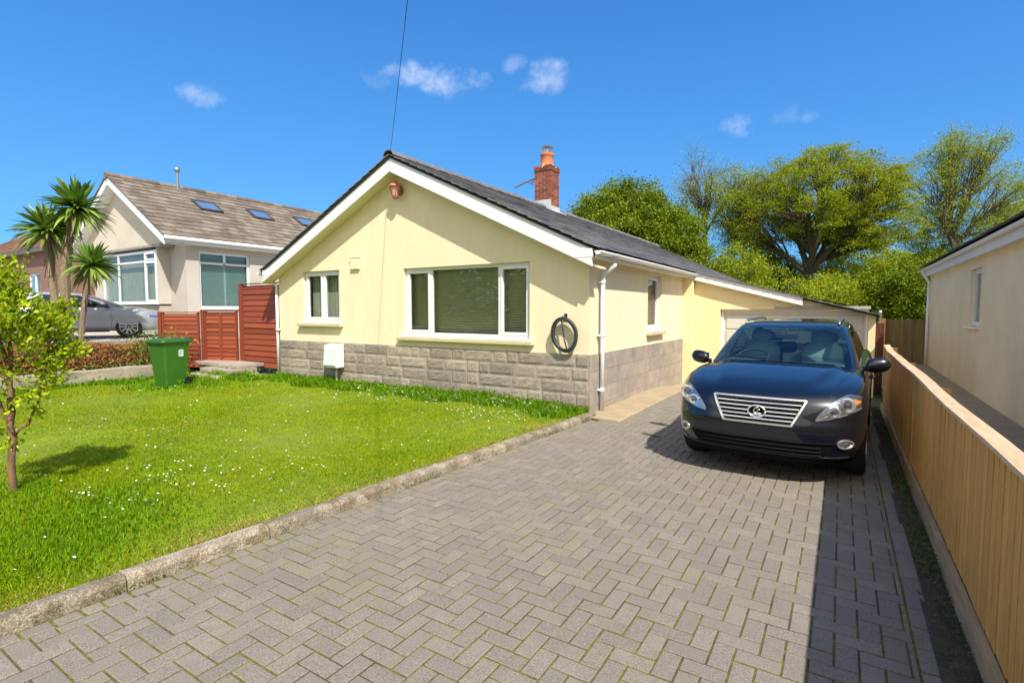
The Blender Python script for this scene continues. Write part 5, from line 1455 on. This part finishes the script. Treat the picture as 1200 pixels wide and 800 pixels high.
    bm = bmesh.new(); bm.from_mesh(sh.data); bmesh.ops.remove_doubles(bm, verts=bm.verts, dist=1e-4); bmesh.ops.recalc_face_normals(bm, faces=bm.faces); bm.to_mesh(sh.data); bm.free()
    H['rbvh'] = BVHTree.FromPolygons([v.co.copy() for v in sh.data.vertices], [tuple(p.vertices) for p in sh.data.polygons])
    gm = S['glass']
    emit(parts['windscreen'], 0, 0)[0].build('windscreen', S['screen'], t, smooth=True, world=False)
    for s in (0, 1): emit(parts['window'][s], 0, 0)[0].build('side_window', gm, t, smooth=True, world=False)
    emit(parts['rear'], 0, 0)[0].build('rear_screen', gm, t, smooth=True, world=False)
    # black edge of the windscreen
    H['G'] = G; H['nf'] = nf; H['nh'] = nh
    # ---- wheels
    tyre_w = S.get('tyre_w', .23)
    for ya in S['axles']:
        for s in (-1, 1):
            c = Vector((s*(S['track']), ya, wr)); wm = MB()
            prof = [(wr*.66, -tyre_w/2+.01), (wr*.90, -tyre_w/2), (wr*.975, -tyre_w/2+.018), (wr, -tyre_w/2+.05), (wr, tyre_w/2-.05), (wr*.975, tyre_w/2-.018), (wr*.90, tyre_w/2), (wr*.66, tyre_w/2-.01)]
            wh = MB(); wh.lathe(c, prof, 40, 'x'); wo = wh.build('wheel', RUBBER, t, smooth=True, world=False); wo.data.set_sharp_from_angle(angle=R(35))
            rm = MB(); k = wr*.68
            q = [(k, -.08), (k, tyre_w/2*s if s > 0 else -tyre_w/2)]
            o_ = s*(tyre_w/2-.006)
            rm.lathe(c, [(k, o_-s*.10), (k, o_), (k*.93, o_+s*.004), (k*.90, o_-s*.03), (k*.88, o_-s*.10)], 36, 'x')
            rm.lathe(c, [(k*.2, o_-s*.09), (k*.2, o_-s*.012), (k*.12, o_-s*.004)], 16, 'x')
            ns = S.get('spokes', 5)
            for a in range(ns):
                for da in ((-.13, .13) if ns < 8 else (0,)):
                    w0 = 2*math.pi*a/ns
                    p0 = c+Vector((o_-s*.02, math.cos(w0+da*.5)*k*.15, math.sin(w0+da*.5)*k*.15)); p1 = c+Vector((o_-s*.012, math.cos(w0+da)*k*.93, math.sin(w0+da)*k*.93))
                    rm.bar(p0, p1, .04, .03, (s, 0, 0))
            rm.build('rim', M('alloy wheel', (.55, .56, .58), .3, .05, 8, metal=.9), wo, world=False)
            dk = MB(); dk.lathe(c, [(k*.86, o_-s*.10), (.02, o_-s*.10)], 24, 'x'); dk.build('brake_disc', M('dark brake', (.05, .05, .05), .6), wo, world=False)
    return H

def suv():
    navy = MATS.get('navy car paint')
    navy = M('navy car paint', (.0020, .0035, .009), .34, .03, 3, metal=.0, coat=1.0, spec=.35)
    S = dict(
        rings=[  # z, half width, y front, y rear, slope share, front corner depth, -
            (.21, .70, -.74, 3.50, 0, .62, 0), (.23, .80, -.83, 3.60, 0, .66, 0), (.33, .855, -.895, 3.66, 0, .70, 0), (.46, .885, -.925, 3.69, 0, .72, 0), (.58, .895, -.925, 3.70, 0, .74, 0),
            (.66, .898, -.905, 3.69, .05, .76, 0), (.74, .898, -.885, 3.66, .12, .74, 0), (.82, .893, -.845, 3.62, .30, .72, 0), (.888, .878, -.765, 3.58, .6, .72, 0), (.930, .845, -.64, 3.54, .85, .70, 0),
            (.950, .76, -.44, 3.48, 1, .70, 0), (.966, .62, -.22, 3.3, 1, .62, 0), (.978, .42, .0, 3.0, 1, .5, 0), (.985, .15, .25, 2.6, 1, .3, 0)],
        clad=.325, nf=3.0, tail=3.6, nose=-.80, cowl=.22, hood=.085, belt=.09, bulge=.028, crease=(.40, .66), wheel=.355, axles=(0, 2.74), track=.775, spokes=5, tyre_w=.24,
        green=dict(rings=[(1.01, .800, .16, 3.42, .42, .4), (1.05, .793, .235, 3.40, .42, .4), (1.20, .745, .50, 3.30, .40, .40), (1.35, .69, .80, 3.12, .38, .38), (1.45, .640, 1.02, 2.95, .34, .36), (1.495, .605, 1.14, 2.85, .32, .34), (1.525, .54, 1.30, 2.70, .30, .3), (1.545, .40, 1.5, 2.5, .25, .25), (1.552, .2, 1.7, 2.3, .15, .15)], crown=0, rise=.02),
        glassrows=(1, 13), iA=20, doorspans=[(24, 38), (39, 49), (50, 58)],
        glass=glass('car side glass', (.10, .13, .13), 1.0), screen=glass('windscreen glass', (.58, .82, .84), 1.0, base=.07))
    yaw = R(-2.9)
    H = car('dark_car', (-.635, 6.50, 0), yaw, 'dark navy suv with chrome grille parked on the block paved drive', navy, S)
    t = H['t']; front, patch, topz, side = H['front'], H['patch'], H['topz'], H['side']
    CHR = M('chrome', (.86, .85, .83), .22, .02, 4, metal=.8)
    LENS = glass('headlamp lens', (.93, .95, .96), 1.0)
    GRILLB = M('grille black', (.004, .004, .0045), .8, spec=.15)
    # grille: dark field, chrome frame, five bars, oval emblem
    gx = lambda v: .300+.108*v                       # half width bottom -> top
    zb, zt = .592, .822
    gl = patch(lambda u: (-gx(0)+2*gx(0)*u, zb), lambda u: (-gx(1)+2*gx(1)*u, zt), 24, 8, .004, 'grille', GRILLB)
    def ribbon(mb, pts, w, off, fn=front, n=None):
        """square section strip hugging the body along pts (x, z)"""
        P = [fn(x, z, off) for x, z in pts]; Q = [fn(x, z, -.004) for x, z in pts]
        k = len(P)
        for i in range(k-1):
            d = (P[i+1]-P[i]).normalized(); nn = (P[i]-Q[i]).normalized(); b = d.cross(nn)*w/2
            d2 = (P[min(i+2, k-1)]-P[i+1]); d2 = d2.normalized() if d2.length > 1e-6 else d; b2 = d2.cross(nn)*w/2
            mb.hexa([Q[i]-b, Q[i+1]-b2, Q[i+1]+b2, Q[i]+b, P[i]-b*.7, P[i+1]-b2*.7, P[i+1]+b2*.7, P[i]+b*.7])
    m = MB()
    def seg(a, b, n): return [(a[0]+(b[0]-a[0])*i/n, a[1]+(b[1]-a[1])*i/n) for i in range(n+1)]
    ribbon(m, seg((-gx(1)-.012, zt), (gx(1)+.012, zt), 24), .024, .022)
    ribbon(m, seg((-gx(0)-.004, zb), (gx(0)+.004, zb), 20), .022, .022)
    for s in (-1, 1): ribbon(m, seg((s*(gx(0)+.004), zb), (s*(gx(1)+.010), zt), 8), .026, .022)
    m.build('grille_frame', CHR, gl, world=False)
    for k in range(5):
        m = MB(); v = (k+1)/6; z = zb+(zt-zb)*v; ribbon(m, seg((-gx(v)+.01, z), (gx(v)-.01, z), 24), .0145, .016); m.build('grille_bar', CHR, gl, world=False)
    em = MB(); zc = .700
    ex, ez = .078, .056; P = []
    c = front(0, zc, .03)
    m = MB(); m.tube([c+Vector((ex*math.cos(2*math.pi*i/32), .0, ez*math.sin(2*math.pi*i/32))) for i in range(33)], .0085, 8)
    # the stylised hook inside the oval
    m.tube([c+Vector(p) for p in ((.015, -.002, .040), (-.012, -.002, .030), (-.028, -.002, .005), (-.018, -.002, -.018), (.010, -.002, -.022), (.045, -.002, -.020))], .006, 6)
    m.tube([c+Vector(p) for p in ((.028, -.002, .020), (.006, -.002, .006), (.004, -.002, -.012), (.022, -.002, -.020))], .005, 6)
    m.build('emblem', CHR, gl, smooth=True, world=False)
    m = MB(); m.lathe(c+Vector((0, .016, 0)), [(.07, -.004), (.07, .004)], 24, 'y'); m.v = [(x, y, zc+(z-zc)*.72) for x, y, z in m.v]; m.build('emblem_back', GRILLB, gl, world=False)
    # headlamps
    for s in (-1, 1):
        def lo(u, s=s): x = .50+.345*u; return (s*x, .655+.045*u+.07*u*u)
        def hi(u, s=s): x = .50+.345*u; return (s*x, .668+.235*math.sin(min(1, u*1.02)*math.pi/2)**.8-.045*max(0, u-.7)/.3)
        hl = patch(lo, hi, 22, 10, .0015, 'headlight', M('lamp chrome', (.62, .63, .66), .14, .05, 6, metal=.95), rim=False)
        r = MB()
        for (u, v, rad, dp) in ((.70, .52, .062, .030), (.42, .42, .046, .026)):
            a, b = lo(u), hi(u); p = front(a[0]+(b[0]-a[0])*v, a[1]+(b[1]-a[1])*v, .0)
            r.lathe(p+Vector((0, -.004, 0)), [(rad*1.12, .02), (rad*1.12, -dp), (rad*.98, -dp-.002), (rad*.95, -dp*.4), (rad*.5, -.012)], 22, 'y')
        r.build('reflector', CHR, hl, smooth=False, world=False)
        r = MB()
        for (u, v, rad) in ((.70, .52, .040), (.42, .42, .026)):
            a, b = lo(u), hi(u); p = front(a[0]+(b[0]-a[0])*v, a[1]+(b[1]-a[1])*v, .0)
            r.lathe(p, [(rad, 0), (rad*.95, -.018), (rad*.7, -.030), (rad*.3, -.037), (.002, -.039)], 20, 'y')
        r.build('bulb_lens', M('dark lamp glass', (.06, .065, .075), .05, .02, 4, spec=1.0), hl, smooth=True, world=False)
        ind = patch(lambda u: (lo(.80+.18*u)[0], lo(.80+.18*u)[1]+.05), lambda u: (hi(.80+.18*u)[0], hi(.80+.18*u)[1]-.030), 5, 4, .008, 'indicator', M('amber lens', (.75, .24, .06), .2, .05, 5, coat=.5), parent=hl, rim=False)
        m = MB(); ribbon(m, [lo(i/14) for i in range(15)], .010, .012); ribbon(m, [hi(i/14) for i in range(15)], .010, .012); m.build('lamp_bezel', M('lamp edge', (.30, .31, .33), .25, .02, 4, metal=.6), hl, world=False)
        patch(lo, hi, 22, 10, .012, 'lens', LENS, parent=hl, dome=.03, rim=False)
        # fog lamp
        fx_ = s*.735; fz = .445
        fg = patch(lambda u: (fx_-.055+.11*u, fz-.036*math.sin(math.pi*u)**.5), lambda u: (fx_-.055+.11*u, fz+.036*math.sin(math.pi*u)**.5), 12, 6, .006, 'fog_lamp', M('fog chrome', (.6, .6, .62), .2, .05, 4, metal=.9), rim=False)
        m = MB(); ribbon(m, [(fx_+.058*math.cos(2*math.pi*i/20), fz+.039*math.sin(2*math.pi*i/20)) for i in range(21)], .012, .016); m.build('fog_ring', CHR, fg, world=False)
        c = front(fx_, fz, .008); m = MB(); m.lathe(c, [(.024, .01), (.024, -.006), (.012, -.012)], 14, 'y'); m.build('fog_bulb', M('dark lamp glass', (.06, .065, .075), .05), fg, world=False)
    # lower intake, its black field enlarged to paint the bumper's shade, and lip
    li = patch(lambda u: (-.56+1.12*u, .290), lambda u: (-.66+1.32*u, .440), 26, 6, .003, 'intake_with_shade', GRILLB)
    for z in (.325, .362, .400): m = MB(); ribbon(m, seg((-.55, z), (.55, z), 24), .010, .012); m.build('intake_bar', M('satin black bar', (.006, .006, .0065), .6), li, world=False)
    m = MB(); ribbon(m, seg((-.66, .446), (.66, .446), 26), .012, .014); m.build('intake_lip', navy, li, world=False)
    m = MB(); ribbon(m, seg((-.80, .305), (.80, .305), 30), .014, .010); m.build('lip_trim', M('dark gloss trim', (.02, .02, .022), .25, .02, 4), t, world=False)
    m = MB(); ribbon(m, seg((-.66, .535), (.66, .535), 26), .006, .002); m.build('bumper_seam', BLACKP, t, world=False)
    # bonnet shut lines
    m = MB()
    ys = [-.72+.90*i/18 for i in range(19)]
    for s in (-1, 1):
        ribbon(m, [(s*(.60+.16*i/18), ys[i]) for i in range(19)], .007, .0025, fn=lambda x, y, o: topz(x, y, o))
    m.build('bonnet_seam', BLACKP, t, world=False)
    # cowl, wipers
    G = H['G']
    m = MB()
    cz = [Vector(G[0][i]) for i in range(-22, 23)]
    rows = [[p+Vector((0, -.11, .0)) for p in cz], [p+Vector((0, .03, .02)) for p in cz]]
    rows[0] = [topz(p.x, p.y, .004) for p in rows[0]]
    m.grid(rows); m.build('cowl', BLACKP, t, world=False)
    def ws(i, r): return Vector(G[r][i])
    for (i0, i1, rr_) in ((-4, -13, 3), (13, 3, 2)):
        m = MB(); a = ws(i0, 1)+Vector((0, -.06, .005)); n_ = 10
        pts = []
        for k in range(n_+1):
            f = i0+(i1-i0)*k/n_; ii = int(math.floor(f)); q = f-ii; p = ws(ii, 2).lerp(ws(ii+1, 2), q); pts.append(p+Vector((0, -.025, .012+.02*k/n_)))
        m.tube([a]+pts[1:], .008, 6); m.tube([p+Vector((0, .008, -.006)) for p in pts[2:]], .006, 5); m.build('wiper', BLACKP, t, world=False)
    m = MB(); n_ = 40     # dark band at the foot and head of the windscreen
    # mirrors
    for s in (-1, 1):
        c = Vector((s*.965, .60, 1.085)); m = MB(); rows = []
        for k in range(9):
            a = -1+2*k/8; e = math.sqrt(max(0.0, 1-abs(a)**2.6))
            rows.append([(c.x+s*a*.118, c.y+.03*a*s*s+(.072*math.sin(w) if math.sin(w) < 0 else .035*math.sin(w))*(.35+.65*e), c.z+.012*a+.083*math.cos(w)*(.25+.75*e)) for w in [2*math.pi*j/20 for j in range(20)]])
        m.grid(rows, closed_u=True); m.add(rows[0], [tuple(range(20))]); m.add(rows[-1], [tuple(range(20))])
        mo = m.build('mirror', navy, t, smooth=True, world=False)
        m = MB(); m.bar((s*.83, .60, 1.035), (s*.92, .62, 1.045), .07, .05); m.build('mirror_arm', BLACKP, mo, bevel=.01, world=False)
        m = MB(); m.hexa([(c.x-s*.105, c.y+.036, c.z-.06), (c.x+s*.10, c.y+.046, c.z-.05), (c.x+s*.10, c.y+.042, c.z-.05), (c.x-s*.105, c.y+.03, c.z-.06), (c.x-s*.105, c.y+.036, c.z+.055), (c.x+s*.10, c.y+.046, c.z+.06), (c.x+s*.10, c.y+.042, c.z+.06), (c.x-s*.105, c.y+.03, c.z+.055)])
        m.build('mirror_glass', M('mirror silver', (.7, .72, .75), .05, .01, 3, metal=1.0), mo, world=False)
        # roof rail
        m = MB(); rp = []; rr_ = []
        for k in range(15):
            yy = 1.16+1.62*k/14; p_, n_, i_, d_ = H['rbvh'].ray_cast(Vector((s*(.545-.02*k/14), yy, 3)), Vector((0, 0, -1)))
            if p_ is None: continue
            e = min(1, min(k, 14-k)/1.6); rp.append(p_+Vector((0, 0, -.004+.044*e))); rr_.append(.010+.008*e)
        m.tube(rp, rr_, 8); m.build('roof_rail', M('dark silver rail', (.30, .31, .33), .3, .03, 4, metal=.8), t, smooth=True, world=False)
        # door seams, handles, dark window trim
        m = MB()
        for y0 in (.62, 1.62, 2.45):
            ribbon(m, [(y0, .34+.62*i/12) for i in range(13)], .007, .0025, fn=lambda y, z, o, s=s: side(y, z, s, o))
        m.build('door_seam', BLACKP, t, world=False)
        for y0 in (1.42, 2.26):
            p = side(y0, .86, s, .0); m = MB(); m.tube([p+Vector((s*.004, -.10, 0)), p+Vector((s*.035, -.08, .004)), p+Vector((s*.035, .08, .006)), p+Vector((s*.004, .10, .004))], .012, 7); m.build('door_handle', navy, t, smooth=True, world=False)
    # panoramic dark roof strip
    # interior
    INT = M('beige grey seat', (.26, .25, .23), .7, .08, 6); DKI = M('dark cabin', (.03, .03, .032), .7, .1, 6)
    m = MB(); 
    deck = [Vector(p) for p in G[0]]
    rows = [[topz(p.x*.96, p.y+.05 if p.y < 1 else p.y-.05, .008) for p in deck]]
    h = len(deck)//2
    L_ = rows[0][:h+1]; R_ = [rows[0][0]]+rows[0][:h-1:-1]
    k = min(len(L_), len(R_)); m.grid([L_[:k], [l.lerp(r, .5)+Vector((0, 0, .004)) for l, r in zip(L_[:k], R_[:k])], R_[:k]]); m.build('cabin_floor', DKI, t, world=False)
    m = MB(); m.box(-.66, .66, .50, .92, 1.0, 1.075); m.build('dashboard', M('dash top', (.075, .08, .082), .6, .1, 5), t, bevel=.03, seg=3, world=False)
    for s in (-1, 1):
        m = MB()
        rows = []
        for (z, w, d, y) in ((.98, .24, .07, 1.34), (1.10, .245, .075, 1.37), (1.20, .23, .065, 1.40), (1.265, .17, .05, 1.42), (1.285, .10, .03, 1.425)):
            rows.append([(s*.36+w*math.copysign(abs(math.cos(a))**.6, math.cos(a)), y+d*math.sin(a), z) for a in [2*math.pi*j/20 for j in range(20)]])
        m.grid(rows, closed_u=True); m.add(rows[-1], [tuple(range(20))]); so_ = m.build('seat', INT, t, smooth=True, world=False)
        m = MB(); rows = []
        for (z, w, d) in ((1.27, .10, .035), (1.295, .135, .055), (1.36, .14, .06), (1.41, .12, .05), (1.43, .07, .03)):
            rows.append([(s*.36+w*math.copysign(abs(math.cos(a))**.7, math.cos(a)), 1.44+d*math.sin(a), z) for a in [2*math.pi*j/18 for j in range(18)]])
        m.grid(rows, closed_u=True); m.add(rows[0], [tuple(range(18))]); m.add(rows[-1], [tuple(range(18))]); m.build('headrest', INT, so_, smooth=True, world=False)
        m = MB(); m.box(s*.33-.28, s*.33+.28, 2.35, 2.5, .98, 1.22); r = m.build('rear_seat', INT, t, bevel=.05, seg=3, world=False)
        m = MB(); m.box(s*.36-.12, s*.36+.12, 2.42, 2.5, 1.23, 1.36); m.build('headrest', INT, r, bevel=.035, seg=3, world=False)
    m = MB(); c = Vector((-.36, .80, 1.10)); ax = Vector((0, -.45, .9)).normalized()
    s1 = Vector((1, 0, 0)); s2 = ax.cross(s1).normalized()
    m.tube([c+(s1*math.cos(a)+s2*math.sin(a))*.185 for a in [2*math.pi*j/28 for j in range(29)]], .014, 8); m.bar(c-s1*.18, c+s1*.18, .05, .02); m.build('steering_wheel', DKI, t, smooth=True, world=False)
    m = MB(); m.box(-.13, .13, .905, .93, 1.335, 1.405); m.box(-.012, .012, .915, .94, 1.40, 1.46); m.build('rear_view_mirror', DKI, t, bevel=.012, world=False)
    m = MB(); m.box(-.115, .115, .934, .938, 1.345, 1.395); m.build('mirror_face', M('mirror silver', (.7, .72, .75), .05, .01, 3, metal=1.0), t, world=False)
suv()
def silver():
    pa = M('silver car paint', (.33, .34, .365), .34, .02, 3, metal=.2, coat=.5)
    S = dict(
        rings=[(.23, .72, -.72, 3.55, 0, .5, 0), (.27, .84, -.82, 3.66, 0, .55, 0), (.36, .90, -.87, 3.72, 0, .60, 0), (.50, .92, -.89, 3.74, 0, .62, 0), (.60, .925, -.875, 3.74, .05, .64, 0), (.68, .925, -.855, 3.72, .2, .66, 0),
               (.75, .917, -.82, 3.70, .5, .66, 0), (.81, .895, -.76, 3.66, .8, .64, 0), (.845, .84, -.65, 3.6, 1, .6, 0), (.858, .7, -.42, 3.4, 1, .5, 0), (.865, .5, -.1, 3.1, 1, .4, 0), (.868, .2, .2, 2.6, 1, .3, 0)],
        tail=3.6, nose=-.75, cowl=.05, hood=.085, belt=.06, bulge=.012, crease=(.45, .66), wheel=.35, axles=(0, 2.80), track=.80, spokes=10, tyre_w=.24,
        green=dict(rings=[(.90, .83, -.02, 3.45, .42, .5), (.93, .82, .05, 3.40, .42, .5), (1.05, .78, .32, 3.20, .40, .5), (1.18, .72, .64, 2.9, .38, .48), (1.29, .66, .92, 2.62, .34, .45), (1.345, .61, 1.08, 2.45, .3, .4), (1.38, .52, 1.3, 2.3, .28, .35), (1.395, .36, 1.5, 2.15, .2, .2), (1.40, .15, 1.7, 2.05, .1, .1)], crown=0, rise=.02),
        glassrows=(1, 13), iA=20, doorspans=[(25, 41), (42, 56)],
        glass=glass('silver car glass', (.16, .19, .21), 1.0), screen=glass('silver car screen', (.3, .36, .38), 1.0))
    H = car('silver_car', (-19.5, 7.70, .83), R(153), 'silver car parked on the raised drive in front of the grey bungalow', pa, S)
    t = H['t']; side, patch, front = H['side'], H['patch'], H['front']
    for s in (-1, 1):
        c = Vector((s*1.0, .52, .99)); m = MB(); rows = []
        for k in range(7):
            a = -1+2*k/6; e = math.sqrt(max(0, 1-abs(a)**2.6)); rows.append([(c.x+s*a*.10, c.y+.06*math.sin(w)*(.3+.7*e), c.z+.07*math.cos(w)*(.3+.7*e)) for w in [2*math.pi*j/16 for j in range(16)]])
        m.grid(rows, closed_u=True); m.add(rows[0], [tuple(range(16))]); m.add(rows[-1], [tuple(range(16))]); mo = m.build('mirror', M('dark mirror shell', (.03, .03, .032), .3), t, smooth=True, world=False)
        m = MB(); m.bar((s*.84, .50, .96), (s*.92, .51, .97), .05, .04); m.build('mirror_arm', BLACKP, mo, world=False)
        def rib(mb, pts, w, off):
            for a, b in zip(pts[:-1], pts[1:]):
                P0, P1 = side(*a, s, off), side(*b, s, off); Q0, Q1 = side(*a, s, -.004), side(*b, s, -.004)
                d = (P1-P0).normalized(); bb = d.cross(Vector((s, 0, 0)))*w/2
                mb.hexa([Q0-bb, Q1-bb, Q1+bb, Q0+bb, P0-bb, P1-bb, P1+bb, P0+bb])
        m = MB()
        for y0 in (.42, 1.45, 2.40): rib(m, [(y0+.02*math.sin(i), .33+.48*i/10) for i in range(11)], .008, .003)
        rib(m, [(.55+.1*i, .30) for i in range(18)], .012, .004)
        m.build('door_seam', BLACKP, t, world=False)
        m = MB()
        rib(m, [(.5+.13*i, .235) for i in range(13)], .06, .012); m.build('sill_trim', BLACKP, t, world=False)
        for y0 in (1.25, 2.22):
            p = side(y0, .76, s); m = MB(); m.tube([p+Vector((s*.002, -.1, 0)), p+Vector((s*.03, -.07, 0)), p+Vector((s*.03, .07, .004)), p+Vector((s*.002, .1, .004))], .011, 6); m.build('door_handle', pa, t, smooth=True, world=False)
        hl = patch(lambda u: (s*(.50+.36*u), .63+.02*u), lambda u: (s*(.50+.36*u), .66+.05*u), 12, 4, .004, 'headlight', M('lamp chrome', (.62, .63, .66), .14, .05, 6, metal=.95))
    patch(lambda u: (-.5+u, .34), lambda u: (-.55+1.1*u, .52), 14, 4, .003, 'grille', M('grille black', (.008, .008, .009), .4))
    for s in (-1, 1):
        m = MB(); m.box(s*.36-.22, s*.36+.22, 1.30, 1.45, .85, 1.12); sm = m.build('seat', M('dark cabin', (.03, .03, .032), .7), t, bevel=.04, world=False)
        m = MB(); m.box(s*.36-.12, s*.36+.12, 1.37, 1.45, 1.125, 1.25); m.build('headrest', M('dark cabin', (.03, .03, .032), .7), sm, bevel=.03, world=False)
silver()

# ------------------------------------------------------------------ unseen woodland added across the road to darken reflections in panes and paint
def added_wood():
    n = 26000
    x = RNG.uniform(-70, 60, n); h = 6.5+2.2*np.sin(x*.31)+1.4*np.sin(x*.83+1)
    y = -24-RNG.uniform(0, 1, n)**.7*7+2*np.sin(x*.5); z = RNG.uniform(0, 1, n)**.8*h
    V, F, A = quad_leaf_arrays(np.stack([x, y, z], 1), .75)
    tag(np_mesh('added_woodland', V, F, A, LF_MID), kind='stuff')
added_wood()
